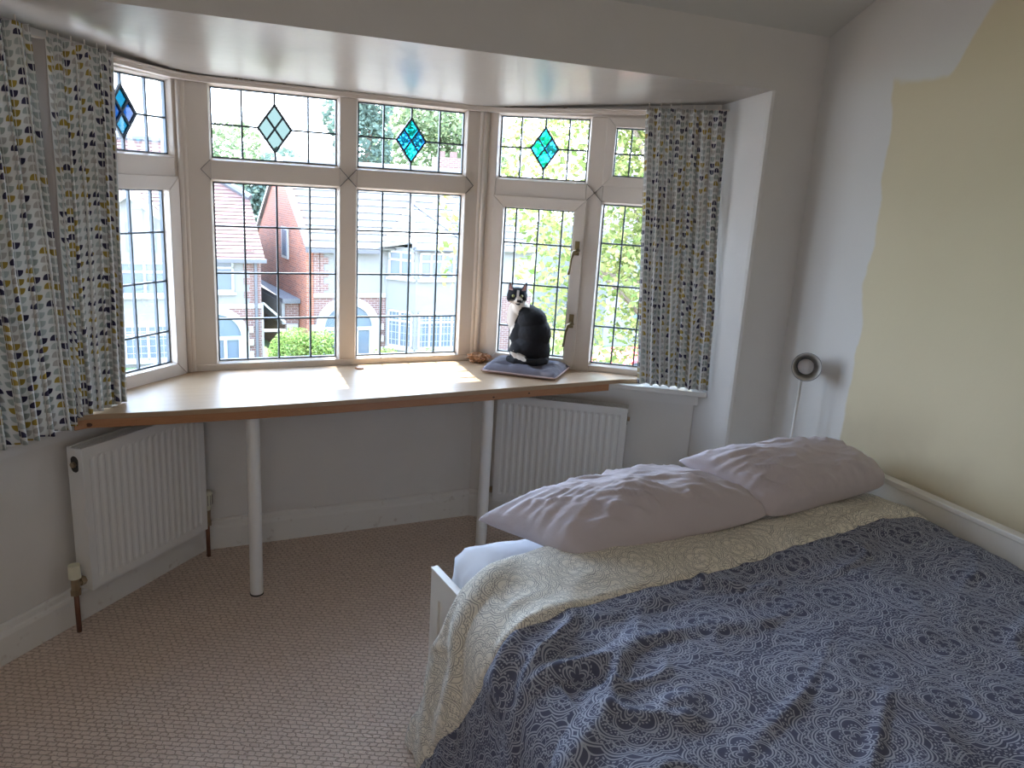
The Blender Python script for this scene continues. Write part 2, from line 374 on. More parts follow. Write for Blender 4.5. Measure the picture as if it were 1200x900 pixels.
# bay wall below the windows, one piece per facet
for nm, i in (('wall_bay_left', 0), ('wall_bay_centre', 1), ('wall_bay_right', 2)):
    strip_wall(nm, inner[i:i+2], outer[i:i+2], 0, .742, M['wall'])
head_in = bay_line(-.005); 
for nm, i in (('wall_bay_head_left', 0), ('wall_bay_head_centre', 1), ('wall_bay_head_right', 2)):
    strip_wall(nm, head_in[i:i+2], outer[i:i+2], 1.948, 2.16, M['wall'])
# right reveal + far wall piece right of the bay (L-shaped, rounded arris)
mb = MB(); rin = inner[3]
mb.prism([(2.126, rin[1]+.30), (2.126, YW+.02), (2.130, YW+.006), (2.140, YW), (XR+.1, YW), (XR+.1, rin[1]+.30)], 0, 2.6)
struct('wall_far_right', mb, M['wall'])
mb = MB(); mb.box((XL-.1, YW, 0), (inner[0][0], YW+.2, 2.6)); struct('wall_far_left', mb, M['wall'])
mb = MB(); mb.prism([(inner[0][0], YW), (2.14, YW), (2.14, YW+.16), (inner[0][0], YW+.16)], 2.03, 2.9); struct('wall_lintel', mb, M['wall'])
# right wall, left wall, back wall
mb = MB(); mb.box((XR, YB-.1, 0), (XR+.1, YW, 2.9)); struct('wall_right', mb, M['right_wall'])
mb = MB(); mb.box((XL-.1, YB-.1, 0), (XL, YW, 2.9)); struct('wall_left', mb, M['wall'])
mb = MB(); mb.box((XL, YB-.1, 0), (XR, YB, 2.9)); struct('wall_back', mb, M['wall'])
# ceiling: sloped strip rising from the window wall, then flat
mb = MB(); yk = YW-.85; zk = ZC+.85*math.tan(R(25.8))
mb.prism([(YW+.15, ZC-.15*math.tan(R(25.8))), (yk, zk), (yk, zk+.1), (YW+.15, ZC+.1)], XL-.1, XR+.1, T=lambda a, b, c: (c, a, b))
struct('ceiling_slope', mb, M['ceiling'])
mb = MB(); mb.box((XL-.1, YB-.1, zk), (XR+.1, yk, zk+.1)); struct('ceiling', mb, M['ceiling'])
# glossy bay soffit
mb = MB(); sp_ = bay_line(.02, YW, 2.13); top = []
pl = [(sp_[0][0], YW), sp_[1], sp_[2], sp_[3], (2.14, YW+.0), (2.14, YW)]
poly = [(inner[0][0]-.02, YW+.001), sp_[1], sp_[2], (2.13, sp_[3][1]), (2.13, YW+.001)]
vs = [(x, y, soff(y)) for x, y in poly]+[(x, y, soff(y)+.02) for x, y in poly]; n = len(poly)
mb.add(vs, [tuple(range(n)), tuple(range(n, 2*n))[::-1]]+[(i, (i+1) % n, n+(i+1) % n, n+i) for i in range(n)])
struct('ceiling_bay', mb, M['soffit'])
# unseen bay roof above (outside), overhang added to block sun from the top lights
ov = bay_line(.42, YW-.4, 2.6); mb = MB(); mb.prism([(ov[0][0], YW+.02)]+ov[1:3]+[(2.75, ov[3][1]), (2.75, YW+.3), (2.4, YW+.3), (2.4, YW+.17), (ov[0][0], YW+.17)][:2]+[(2.75, YW+.17), (ov[0][0], YW+.17)], 2.165, 2.25)
struct('trim_bay_roof', mb, M['upvc'])
# skirting boards: moulded profile
def skirting(name, pts_wall):
    for k in range(len(pts_wall)-1):
        a, b = Vector(pts_wall[k]), Vector(pts_wall[k+1]); d = (b-a).normalized(); nrm = Vector((d.y, -d.x))
        prof = [(0, 0), (.020, 0), (.020, .095), (.017, .105), (.012, .112), (.010, .128), (.004, .135), (0, .135)]
        mb = MB(); T = lambda p, z, t: (a.x+d.x*t+nrm.x*p, a.y+d.y*t+nrm.y*p, z)
        mb.prism(prof, 0, (b-a).length, T=T); struct(name[k], mb, M['skirting'])
skirting(['baseboard_bay_left', 'baseboard_bay_centre', 'baseboard_bay_right'], inner)
skirting(['baseboard_reveal'], [(2.126, inner[3][1]), (2.126, YW)])
skirting(['baseboard_far_right'], [(2.126, YW), (XR, YW)])
skirting(['baseboard_right'], [(XR, YW), (XR, YB)])
skirting(['baseboard_left'], [(XL, YB), (XL, YW)])

# ------------------------------------------------------------------ windows
HEAD, TB, TT, SB, FB = 1.925, 1.640, 1.565, .812, .768     # head, transom bottom/top openings, glass bottom, frame bottom
def bars(mb, T, u0, u1, z0, z1, v0, v1): return mb.box((u0, v0, z0), (u1, v1, z1), T)
def poly_clip_cells(u0, u1, z0, z1, us, zs): return [(a, b, c, d) for a, b in zip([u0]+us, us+[u1]) for c, d in zip([z0]+zs, zs+[z1])]
LEADW = .0072
def lead_seg(mb, T, a, b, vg, w=LEADW):
    a = Vector(a); b = Vector(b); d = (b-a).normalized(); n = Vector((-d.y, d.x))*w/2; e = d*w*.3
    q = [a-n-e, b-n+e, b+n+e, a+n-e]
    for v in (vg,): mb.prism([(p.x, p.y) for p in q], v-.006, v+.006, T=lambda u, z, c: T(u, c, z))
def pane(T, poly, vg, m, parent, label=None, inset=.0012):
    c = Vector((sum(p[0] for p in poly)/len(poly), sum(p[1] for p in poly)/len(poly)))
    q = [tuple(c+(Vector(p)-c)*(1-inset/max((Vector(p)-c).length, .01))) for p in poly]
    mb = MB(); mb.prism(q, vg-.0012, vg+.0012, T=lambda u, z, cc: T(u, cc, z)); o = build('pane', mb, m, parent)
    if label: o['label'] = label
    return o
def leaded(T, u0, u1, z0, z1, us, zs, vg, parent, diamond=None, mats=None):
    """panes between lead strips, as sub-parts of parent"""
    mb = MB()
    # edge gasket
    w = .006
    for a in ((u0, u0+w, z0, z1), (u1-w, u1, z0, z1), (u0, u1, z0, z0+w), (u0, u1, z1-w, z1)):
        mb.box((a[0], vg-.007, a[2]), (a[1], vg+.007, a[3]), T)
    if not diamond:
        for u in us: lead_seg(mb, T, (u, z0), (u, z1), vg)
        for z in zs: lead_seg(mb, T, (u0, z), (u1, z), vg)
        for a, b, c, d in poly_clip_cells(u0, u1, z0, z1, us, zs): pane(T, [(a, c), (b, c), (b, d), (a, d)], vg, M['glass'], parent)
    else:
        cu_, cz, hw, hh = diamond; l, r = us[0], us[-1]
        for u in (l, r): lead_seg(mb, T, (u, z0), (u, z1), vg)
        lead_seg(mb, T, (cu_, z0), (cu_, cz-hh), vg); lead_seg(mb, T, (cu_, cz+hh), (cu_, z1), vg)
        lead_seg(mb, T, (u0, cz), (cu_-hw, cz), vg); lead_seg(mb, T, (cu_+hw, cz), (u1, cz), vg)
        Lp, Rp, Tp, Bp = (cu_-hw, cz), (cu_+hw, cz), (cu_, cz+hh), (cu_, cz-hh)
        for a, b in ((Lp, Tp), (Tp, Rp), (Rp, Bp), (Bp, Lp)): lead_seg(mb, T, a, b, vg, LEADW*1.2)
        mid = lambda a, b: ((a[0]+b[0])/2, (a[1]+b[1])/2)
        m1, m2, m3, m4 = mid(Lp, Tp), mid(Tp, Rp), mid(Rp, Bp), mid(Bp, Lp); cc = (cu_, cz)
        lead_seg(mb, T, m1, m3, vg, LEADW); lead_seg(mb, T, m2, m4, vg, LEADW)
        names = ['top', 'right', 'bottom', 'left']
        for q, mm, nm in (([m1, Tp, m2, cc], mats[0], 0), ([cc, m2, Rp, m3], mats[1], 1), ([m4, cc, m3, Bp], mats[2], 2), ([Lp, m1, cc, m4], mats[3], 3)):
            pane(T, q, vg, M[mm], parent, {'cyan_glass': 'cyan blue lozenge pane', 'blue_glass': 'deep blue lozenge pane', 'pale_glass': 'pale turquoise lozenge pane', 'cyan_sky_glass': 'cyan blue lozenge pane', 'blue_sky_glass': 'deep blue lozenge pane'}[mm])
        for (a, b) in ((u0, l), (r, u1)):
            pane(T, [(a, z0), (b, z0), (b, cz), (a, cz)], vg, M['glass'], parent); pane(T, [(a, cz), (b, cz), (b, z1), (a, z1)], vg, M['glass'], parent)
        pane(T, [(l, z0), (cu_, z0), Bp, Lp, (l, cz)], vg, M['glass'], parent); pane(T, [(cu_, z0), (r, z0), (r, cz), Rp, Bp], vg, M['glass'], parent)
        pane(T, [(l, cz), Lp, Tp, (cu_, z1), (l, z1)], vg, M['glass'], parent); pane(T, [Rp, (r, cz), (r, z1), (cu_, z1), Tp], vg, M['glass'], parent)
    build('leading', mb, M['lead'], parent)
def sash(T, root, u0, u1, z0, z1, w, vface, name='casement', label=None):
    """opening sash: mitred frame proud of the outer frame; returns its glass opening"""
    mb = MB(); U0, U1, Z0, Z1 = u0+w, u1-w, z0+w, z1-w
    o = [(u0, z0), (u1, z0), (u1, z1), (u0, z1)]; i = [(U0, Z0), (U1, Z0), (U1, Z1), (U0, Z1)]
    for k in range(4):
        q = [o[k], o[(k+1) % 4], i[(k+1) % 4], i[k]]; c = Vector((sum(p[0] for p in q)/4, sum(p[1] for p in q)/4))
        q = [tuple(c+(Vector(p)-c)*.9985) for p in q]
        mb.prism(q, vface, vface+.05, T=lambda u, z, cc: T(u, cc, z))
    e = build(name, mb, M['frame'], root, bevel=.0025)
    if label: e['label'] = label
    return e, (U0, U1, Z0, Z1)
def handle(T, parent, u, z, side=1):
    mb = MB(); mb.box((u-.011, -.034, z-.012), (u+.011, -.026, z+.052), T); h = build('handle', mb, M['brass'], parent, bevel=.002)
    h['label'] = 'antique brass casement handle'
    mb = MB(); mb.tube([T(u, -.03, z+.012), T(u, -.058, z+.012)], .006, 8)
    mb.tube([T(u+.016*side, -.058, z+.014), T(u-.010*side, -.060, z+.004), T(u-.020*side, -.056, z-.03), T(u-.024*side, -.05, z-.075), T(u-.028*side, -.048, z-.10)], [.006, .008, .005, .0045, .006], 8)
    o = build('lever', mb, M['brass'], parent, smooth=True)
def frame_pieces(T, root, members):
    for (u0, u1, z0, z1) in members:
        mb = MB(); mb.box((u0, 0, z0), (u1, .065, z1), T); build('frame_member', mb, M['frame'], root, bevel=.003)
def miters(T, root, lst):
    mb = MB()
    for a, b in lst: lead_seg(mb, T, a, b, -.0002, .0016)
    return mb
def beads(T, root, opens):
    """sloped glazing beads lining the inside of each opening"""
    for (u0, u1, z0, z1) in opens:
        mb = MB(); w = .010
        for k, (a, b) in enumerate((((u0, z0), (u1, z0)), ((u1, z0), (u1, z1)), ((u1, z1), (u0, z1)), ((u0, z1), (u0, z0)))):
            iu0, iu1, iz0, iz1 = u0+w, u1-w, z0+w, z1-w
            cs = [(u0, z0), (u1, z0), (u1, z1), (u0, z1)]; ci_ = [(iu0, iz0), (iu1, iz0), (iu1, iz1), (iu0, iz1)]
            A, B, C_, D = cs[k], cs[(k+1) % 4], ci_[(k+1) % 4], ci_[k]
            mb.add([T(A[0], .002, A[1]), T(B[0], .002, B[1]), T(C_[0], .026, C_[1]), T(D[0], .026, D[1]), T(A[0], .028, A[1]), T(B[0], .028, B[1])], [(0, 1, 2, 3), (3, 2, 5, 4), (0, 4, 5, 1)])
        build('glazing_bead', mb, M['frame'], root)
VG = .030
DZ = (TB+HEAD)/2
# window 2, centre: two fixed lights below two fixed top lights
T = FT('C'); root = empty('window_2', (*fpt('C', .6), FB), kind='structure')
opC = [(.056, .568), (.640, 1.140)]
frame_pieces(T, root, [(-.045, 1.225, HEAD, 1.95), (-.045, 1.225, FB, SB), (-.045, .056, SB, HEAD), (.568, .640, SB, HEAD), (1.140, 1.225, SB, HEAD), (.056, .568, TT, TB), (.640, 1.140, TT, TB)])
for k, (a, b) in enumerate(opC):
    beads(T, root, [(a, b, SB, TT), (a, b, TB, HEAD)])
    w = b-a
    g = MB(); g.box((a, .045, SB), (b, .050, SB+.004), T); g.box((b-.004, .045, SB), (b, .050, TT), T)
    lt = build('lower_light', g, M['gasket'], root); leaded(T, a+.008, b-.008, SB+.008, TT-.008, [a+w*.245, a+w*.50, a+w*.765], [SB+(TT-SB)*q for q in (.247, .503, .757)], VG, lt)
    g = MB(); g.box((a, .045, TB), (b, .050, TB+.004), T)
    lt = build('top_light', g, M['gasket'], root); c = (a+b)/2
    leaded(T, a+.008, b-.008, TB+.008, HEAD-.008, [a+w*.245, a+w*.755], [], VG, lt, (c-.003, DZ-.005, .066, .092), ['pale_glass']*4 if k == 0 else ['cyan_glass', 'blue_glass', 'cyan_glass', 'blue_glass'])
mj = MB()
for (u, s) in ((.056, -1), (.568, 1), (.640, -1), (1.14, 1)):
    for z in (TT, TB):
        zc = (TT+TB)/2; lead_seg(mj, T, (u, z), (u+s*.036, zc), -.0003, .0014)
build('mitre_joint', mj, M['fascia'], root)
# windows 1 and 3: casement under a top light with lozenge, then a narrower light
def side_window(name, key, sg, edge):
    T0 = FT(key); T = (lambda u, v, z: T0(sg*u, v, z)); root = empty(name, (*fpt(key, sg*.5), FB), kind='structure')
    E = edge
    frame_pieces(T, root, [(E-.04, 1.0, HEAD, 1.965), (E-.04, 1.0, FB, .785+.0), (E-.04, E, .785, HEAD), (E+.418, E+.492, .785, HEAD), (E+.91, 1.0, .785, HEAD), (E, E+.418, TT, TB), (E+.492, E+.91, TT, TB), (E+.492, E+.91, .785, SB)])
    # top light with lozenge
    a, b = E, E+.418; beads(T, root, [(a, b, TB, HEAD)])
    g = MB(); g.box((a, .045, TB), (b, .050, TB+.004), T); lt = build('top_light', g, M['gasket'], root); w = b-a
    leaded(T, a+.008, b-.008, TB+.008, HEAD-.008, [a+w*.245, a+w*.765], [], VG, lt, ((a+b)/2+.003, DZ, .063, .090),
           ['cyan_glass', 'blue_glass', 'cyan_glass', 'cyan_glass'] if sg > 0 else ['cyan_sky_glass', 'blue_sky_glass', 'cyan_sky_glass', 'blue_sky_glass'])
    # casement
    e, (U0, U1, Z0, Z1) = sash(T, root, E-.006, E+.424, .782, TT+.004, .052, -.012, 'casement')
    w = U1-U0; h = Z1-Z0
    leaded(T, U0, U1, Z0, Z1, [U0+w*.17, U0+w*.49, U0+w*.83], [Z0+h*.19, Z0+h*.485, Z0+h*.765], VG, e)
    handle(T, e, U1+.027, 1.335); handle(T, e, U1+.027, 1.00)
    # narrow lower light and its top sash
    a, b = E+.492, E+.91; beads(T, root, [(a, b, SB, TT)])
    g = MB(); g.box((a, .045, SB), (b, .050, SB+.004), T); lt = build('lower_light', g, M['gasket'], root); w = b-a
    leaded(T, a+.008, b-.008, SB+.008, TT-.008, [a+w*.25, a+w*.5, a+w*.75], [SB+(TT-SB)*q for q in (.247, .503, .757)], VG, lt)
    e, (U0, U1, Z0, Z1) = sash(T, root, a-.006, b+.006, TB-.004, HEAD+.004, .042, -.010, 'top_sash')
    w = U1-U0; leaded(T, U0, U1, Z0, Z1, [U0+w*.2, U0+w*.5, U0+w*.8], [Z0+(Z1-Z0)*.47], VG, e)
    mj = MB()
    for z in (TT, TB): lead_seg(mj, T, (E+.418, z), (E+.455, (TT+TB)/2), -.0003, .0014); lead_seg(mj, T, (E+.492, z), (E+.455, (TT+TB)/2), -.0003, .0014)
    build('mitre_joint', mj, M['fascia'], root)
    return root
side_window('window_3', 'R', 1, .037)
side_window('window_1', 'L', -1, .030)
# corner posts between the facets
for nm, key, u, xs in (('trim_1', 'C', 0, C1), ('trim_2', 'C', 1.225, C2)):
    mb = MB(); x, y = xs
    mb.prism([(x-.020, y-.010), (x+.020, y-.008), (x+.045, y+.03), (x+.04, y+.09), (x-.05, y+.09), (x-.045, y+.03)], FB, 1.95); struct(nm, mb, M['frame'], bevel=.004)
    mb = MB(); mb.tube([(x, y-.012, FB), (x, y-.012, 1.95)], .010, 10)
    struct(nm+'_bead', mb, M['frame'], smooth=True).name = nm.replace('1', '3').replace('2', '4') if False else nm+'1'
# window board (sill) with apron, per facet
s_in, s_mid, s_out = bay_line(-.125), bay_line(-.075), bay_line(.0)
for k, nm in enumerate(('trim_5', 'trim_6', 'trim_7')):
    strip_wall(nm, s_in[k:k+2], s_out[k:k+2], .742, .766, M['sillpaint'], bevel=.004)
    strip_wall(nm.replace('5', '8').replace('6', '9').replace('trim_7', 'trim_10'), s_mid[k:k+2], bay_line(-.051)[k:k+2], .690, .742, M['sillpaint'])
# curtain track on its board, following the bay
def rounded(pl, r=.12, n=6):
    out = [Vector(pl[0])]
    for k in range(1, len(pl)-1):
        p = Vector(pl[k]); a = (Vector(pl[k-1])-p).normalized(); b = (Vector(pl[k+1])-p).normalized()
        for i in range(n+1):
            s_ = i/n; out.append((p+a*r)*(1-s_)**2+p*2*s_*(1-s_)+(p+b*r)*s_**2)
    out.append(Vector(pl[-1])); return out
def ribbon(pin, pout, z0, z1, zf=lambda y: 0):
    mb = MB(); n = len(pin)
    for i in range(n-1):
        q = [pin[i], pin[i+1], pout[i+1], pout[i]]
        mb.add([(p.x, p.y, z0+zf(p.y)) for p in q]+[(p.x, p.y, z1+zf(p.y)) for p in q], [(0, 3, 2, 1), (4, 5, 6, 7), (0, 1, 5, 4), (2, 3, 7, 6)]+([(1, 2, 6, 5)] if i == n-2 else [])+([(3, 0, 4, 7)] if i == 0 else []))
    return mb
tr = empty('curtain_track', (.6, 3.32, 1.93), 'white plastic curtain track bent round the bay above the windows', 'curtain track')
zf = lambda y: .03*max(0, min(1, (3.3-y)/.5))
ti, to = rounded(bay_line(-.036, YW+.02)), rounded(bay_line(-.008, YW+.02))
build('track_rail', ribbon(ti, to, 1.924, 1.946, zf), M['frame'], tr)
ti, to = rounded(bay_line(-.052, YW+.02)), rounded(bay_line(-.036, YW+.02))
build('track_lip', ribbon(ti, to, 1.938, 1.944, zf), M['frame'], tr)
mid = rounded(bay_line(-.045, YW+.02))
L_ = 0; segs = [(mid[i], mid[i+1]) for i in range(len(mid)-1)]
tot = sum((b-a).length for a, b in segs)
M['glider'] = mat('brown_glider', (.25, .19, .15), .5)
for frac in (.30, .365, .37, .376, .383, .42, .455, .50, .53, .56, .60, .64, .68, .71, .76, .79):
    d = frac*tot; acc = 0
    for a, b in segs:
        l = (b-a).length
        if acc+l >= d:
            p = a+(b-a)*((d-acc)/l); break
        acc += l
    mb = MB(); mb.box((p.x-.006, p.y-.006, 1.944+zf(p.y)), (p.x+.006, p.y+.006, 1.953+zf(p.y))); build('glider', mb, M['glider'], tr)

# ------------------------------------------------------------------ desk
desk = empty('desk', (.65, 3.05, 0), 'pine plywood desktop filling the bay on white tubular legs', 'desk')
front = [(-.403, 2.765), (-.339, 2.800), (-.077, 2.795), (.21, 2.801), (.514, 2.82), (1.083, 2.873), (1.55, 2.92), (1.80, 2.945), (1.89, 2.932)]
bk = bay_line(-.004)
dl = fpt('L', -.66, -.004); dr_ = fpt('R', .80, -.004)
top_poly = front+[(dr_[0], dr_[1]), bk[2], bk[1], dl]
mb = MB(); mb.prism(top_poly, .7665, .785); build('desktop', mb, M['ply'], desk, bevel=.002)
fr2 = [(-.372, 2.785), (-.335, 2.806), (-.077, 2.801), (.21, 2.807), (.514, 2.826), (1.083, 2.879), (1.55, 2.926), (1.745, 2.942)]
mb = MB(); mb.prism(fr2+[(x, y+.035) for x, y in fr2][::-1], .735, .7663); b_ = build('front_batten', mb, M['batten'], desk, bevel=.002)
b_['label'] = 'reddish pine batten along the front edge'
for (x, z_) in ((-.33, .747), (1.16, .748), (1.33, .753)):
    i = 0; y = 2.8
    for k in range(len(fr2)-1):
        if fr2[k][0] <= x <= fr2[k+1][0]: y = fr2[k][1]+(fr2[k+1][1]-fr2[k][1])*(x-fr2[k][0])/(fr2[k+1][0]-fr2[k][0])
    r_ = .010 if x < 0 else .005
    mb = MB(); mb.prism([(x+r_*math.cos(a*math.pi/6), z_+r_*.7*math.sin(a*math.pi/6)) for a in range(12)], y-.0012, y+.002, T=lambda a, b, c: (a, c, b)); build('knot', mb, M['copper_dark'], desk)
for (x, y) in ((.196, 2.865), (1.155, 2.93)):
    mb = MB(); mb.tube([(x, y, .004), (x, y, .760)], .0245, 24); l_ = build('leg', mb, M['white_metal'], desk, smooth=True)
    try: l_.data.set_sharp_from_angle(angle=R(40))
    except Exception: pass
    mb = MB(); mb.tube([(x, y, 0), (x, y, .006)], .026, 20); build('foot', mb, M['tyre'], l_)

# ------------------------------------------------------------------ radiators
def radiator(key, u0, u1, z0, z1, label, thermo_u, lock_u, end_u, visible_side):
    T = FT(key); c = fpt(key, (u0+u1)/2, -.11)
    rt = empty('radiator', (*c, z0), label, 'radiator', 'white convector radiators under the bay windows')
    vf, vb = -.152, -.085     # front face, back
    nfl = max(8, round((u1-u0)/.0333)); mb = MB(); e = .022
    # front panel with pressed vertical flutes
    cols = [u0, u0+e]; dep = [0, 0]; W_ = (u1-u0-2*e)/nfl
    for k in range(nfl):
        for f_, d_ in ((.08, 0), (.30, .0042), (.62, .0042), (.84, 0)): cols.append(u0+e+(k+f_)*W_); dep.append(d_)
    cols += [u1-e, u1]; dep += [0, 0]
    rows = [z0, z0+.030, z0+.042, z1-.042, z1-.030, z1]; rk = [0, 0, 1, 1, 0, 0]
    mb.grid(lambda i, j: T(cols[i], vf+dep[i]*rk[j], rows[j]), len(cols), len(rows))
    build('front_panel', mb, M['radiator'], rt, solid=.002, smooth=False)
    mb = MB(); mb.box((u0+.01, vb-.012, z0), (u1-.01, vb, z1), T); build('back_panel', mb, M['radiator'], rt)
    for s_, (a, b) in (('l', (u0-.003, u0)), ('r', (u1, u1+.003))):
        mb = MB(); mb.prism([(vf-.001, z0), (vf-.001, z1+.002), (vb, z1+.002), (vb, z0)], a, b, T=lambda v, z, u: T(u, v, z)); build('side_panel', mb, M['radiator'], rt, bevel=.001)
    mb = MB(); mb.box((u0, vf, z1-.002), (u1, vf+.012, z1+.003), T); mb.box((u0, vb-.010, z1-.002), (u1, vb, z1+.003), T); gr = build('top_grille', mb, M['radiator'], rt)
    mb = MB(); u = u0+.01
    while u < u1-.008: mb.box((u, vf+.011, z1-.006), (u+.0035, vb-.009, z1+.001), T); u += .0092
    build('grille_bar', mb, M['radiator'], gr, kind='stuff')
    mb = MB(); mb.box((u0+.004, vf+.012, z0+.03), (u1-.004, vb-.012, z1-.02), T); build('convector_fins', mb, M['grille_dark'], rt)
    # wall pipes and valves
    for uu, thermo in ((thermo_u, True), (lock_u, False)):
        s_ = 1 if uu > (u0+u1)/2 else -1; ue = u1 if s_ > 0 else u0; zz_ = z0+.035; vv = -.118
        mb = MB(); mb.tube([T(ue, vv, zz_), T(uu, vv, zz_)], .011, 10); mb.tube([T(ue+s_*.004, vv, zz_), T(ue+s_*.022, vv, zz_)], .016, 6)
        mb.tube([T(uu, vv, zz_-.035), T(uu, vv, zz_+.03)], [.014]*2, 8); mb.tube([T(uu, vv, zz_-.040), T(uu, vv, zz_-.022)], .018, 6); vl = build('valve', mb, M['brass_valve'], rt)
        mb = MB(); mb.tube([T(uu, vv, 0), T(uu, vv, zz_-.03)], .0085, 10); build('pipe', mb, M['copper'], rt, smooth=True)
        mb = MB()
        if thermo:
            mb.tube([T(uu, vv, zz_+.03), T(uu, vv, zz_+.04), T(uu, vv, zz_+.075), T(uu, vv, zz_+.105), T(uu, vv, zz_+.115)], [.015, .017, .022, .024, .019], 20)
            cp = build('thermostatic_cap', mb, M['valve_white'], vl, smooth=True)
            mb = MB()
            for k in range(14):
                a = 2*math.pi*k/14; p = Vector(T(uu, vv, 0)); x, y = p.x+math.cos(a)*.0235, p.y+math.sin(a)*.0235
                mb.box((x-.0014, y-.0014, zz_+.055), (x+.0014, y+.0014, zz_+.10))
            build('cap_rib', mb, M['grille_dark'], vl)
        else:
            mb.tube([T(uu, vv, zz_+.024), T(uu, vv, zz_+.072)], [.0205, .019], 16); build('lockshield_cap', mb, M['valve_white'], vl)
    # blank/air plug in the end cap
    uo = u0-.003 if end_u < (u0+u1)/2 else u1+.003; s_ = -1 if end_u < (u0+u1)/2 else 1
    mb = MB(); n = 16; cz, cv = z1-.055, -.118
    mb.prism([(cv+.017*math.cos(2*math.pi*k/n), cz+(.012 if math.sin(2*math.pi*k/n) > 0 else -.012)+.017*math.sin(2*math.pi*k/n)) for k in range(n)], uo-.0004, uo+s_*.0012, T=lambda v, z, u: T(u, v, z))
    ho = build('end_opening_shade', mb, M['hole_shade'], rt)  # flat black plate, the shade of a hole put into its colour
    mb = MB(); mb.tube([T(uo, cv, cz), T(uo+s_*.012, cv, cz)], .010, 6); build('air_plug', mb, M['brass_valve'], ho)
    return rt
radiator('L', -.665, -.105, .150, .668, 'white radiator left of the desk legs under the curtained left window', -.065, -.705, -.7, 'l')
radiator('R', .135, .735, .140, .660, 'white radiator behind the right desk leg and the pillows', .85, .075, .8, 'r')

# ------------------------------------------------------------------ curtains
def curtain(name, label, top, bot, ztop, zbot, folds, amp_t, amp_b, fab, seed, hem_wave=.004, edge_l=0, edge_r=0, lining=None, uoff=0, narrow=None):
    """cloth hung between plan polylines top/bot"""
    rnd = random.Random(seed); nu, nz = folds*14+1, 60
    ph = [0]; amps = []
    for k in range(folds): amps.append(.75+.5*rnd.random())
    wid = [.7+.6*rnd.random() for _ in range(folds)]; tw = sum(wid); cum = [0]
    for w in wid: cum.append(cum[-1]+w/tw)
    def foldfun(t):
        for k in range(folds):
            if t <= cum[k+1] or k == folds-1:
                s_ = (t-cum[k])/(cum[k+1]-cum[k]); return k, s_
    def along(pl, t):
        pl = [Vector(p) for p in pl]; ls = [(pl[i+1]-pl[i]).length for i in range(len(pl)-1)]; d = t*sum(ls)
        for i, l in enumerate(ls):
            if d <= l or i == len(ls)-1:
                dr = (pl[i+1]-pl[i]).normalized(); return pl[i]+dr*d, Vector((dr.y, -dr.x))
            d -= l
    verts = []; uvs = []
    for j in range(nz):
        h = j/(nz-1); z = ztop+(zbot-ztop)*h; amp = amp_t*(1-h)+amp_b*h
        for i in range(nu):
            t = i/(nu-1); k, s_ = foldfun(t)
            p, n = along(top, t); q, n2 = along(bot, t); P = p.lerp(q, h**1.1); N = (n*(1-h)+n2*h).normalized(); D = Vector((-N.y, N.x))
            a = 2*math.pi*s_; am = amps[k]*amp
            o = math.sin(a)*am+.006*noise.noise(Vector((t*7, z*3, seed)))
            o2 = math.sin(2*a)*am*.38+.010*noise.noise(Vector((t*3+5, z*2.2, seed+3)))*h
            # pinch near the heading tape
            if h < .05: o *= .75+.25*h/.05; o += .003*math.sin(a*3)
            hz = hem_wave*math.sin(a+seed)*h**6
            verts.append((P.x+N.x*o+D.x*o2, P.y+N.y*o+D.y*o2, z+hz-(.004*abs(math.sin(a*1.5)) if h < .02 else 0)))
            uvs.append([t, ztop-z])
    jm = int(nz*.6); acc = [0]
    for i in range(1, nu): acc.append(acc[-1]+(Vector(verts[jm*nu+i])-Vector(verts[jm*nu+i-1])).length)
    uvs = [(acc[k % nu]+uoff, q[1]) for k, q in enumerate(uvs)]
    mb = MB(); mb.grid(lambda i, j: verts[j*nu+i], nu, nz)
    loc = ((top[0][0]+top[-1][0])/2, (top[0][1]+top[-1][1])/2, zbot)
    root = empty(name, loc, label, 'curtain', 'leaf print curtains of the bay window')
    c = build('fabric', mb, M['curtain'], root, uvs=uvs, smooth=True, solid=.0022)
    # heading tape hooks and hem
    for k in range(folds):
        mb = MB(); t = cum[k]+.25*(cum[k+1]-cum[k]); p, n = along(top, t)
        mb.tube([(p.x, p.y, ztop-.012), (p.x, p.y, ztop+.016)], .0022, 6); build('hook', mb, M['frame'], root)
    if lining:
        nu2 = 9; lv = []
        for j in range(nz):
            h = j/(nz-1); z = ztop-.01+(zbot+.005-ztop)*h
            base = Vector(verts[j*nu]) if lining == 'l' else Vector(verts[j*nu+nu-1])
            p, n = along(top, 0.0); q, n2 = along(bot, 0.0); N = (n*(1-h)+n2*h).normalized(); D = Vector((-N.y, N.x))
            for i in range(nu2):
                s_ = i/(nu2-1); wd = .030+.022*math.sin(h*math.pi)
                lv.append((base.x-D.x*wd*s_-N.x*(.030*s_*(2-s_))*1, base.y-D.y*wd*s_-N.y*(.030*s_*(2-s_)), z))
        mb = MB(); mb.grid(lambda i, j: lv[j*nu2+i], nu2, nz); o = build('lining', mb, M['lining'], root, smooth=True, solid=.0015); o['label'] = 'plain grey lining turned out at the edge'
    return root
def offL(u, v): return fpt('L', u, v)
curtain('curtain', 'patterned curtain at the right end of the bay window', [(1.800, 2.945), (1.93, 2.865), (2.075, 2.765)], [(1.862, 2.895), (1.99, 2.815), (2.108, 2.70)], 1.965, .780, 7, .012, .027, 1.05, 3, hem_wave=.001, uoff=.3)
curtain('curtain', 'patterned curtain nearest the left casement, its edge resting over the desk', [offL(-.66, -.135), offL(-.398, -.115)], [offL(-.695, -.165), offL(-.455, -.135)], 1.955, .795, 6, .015, .028, .82, 11, lining='l')
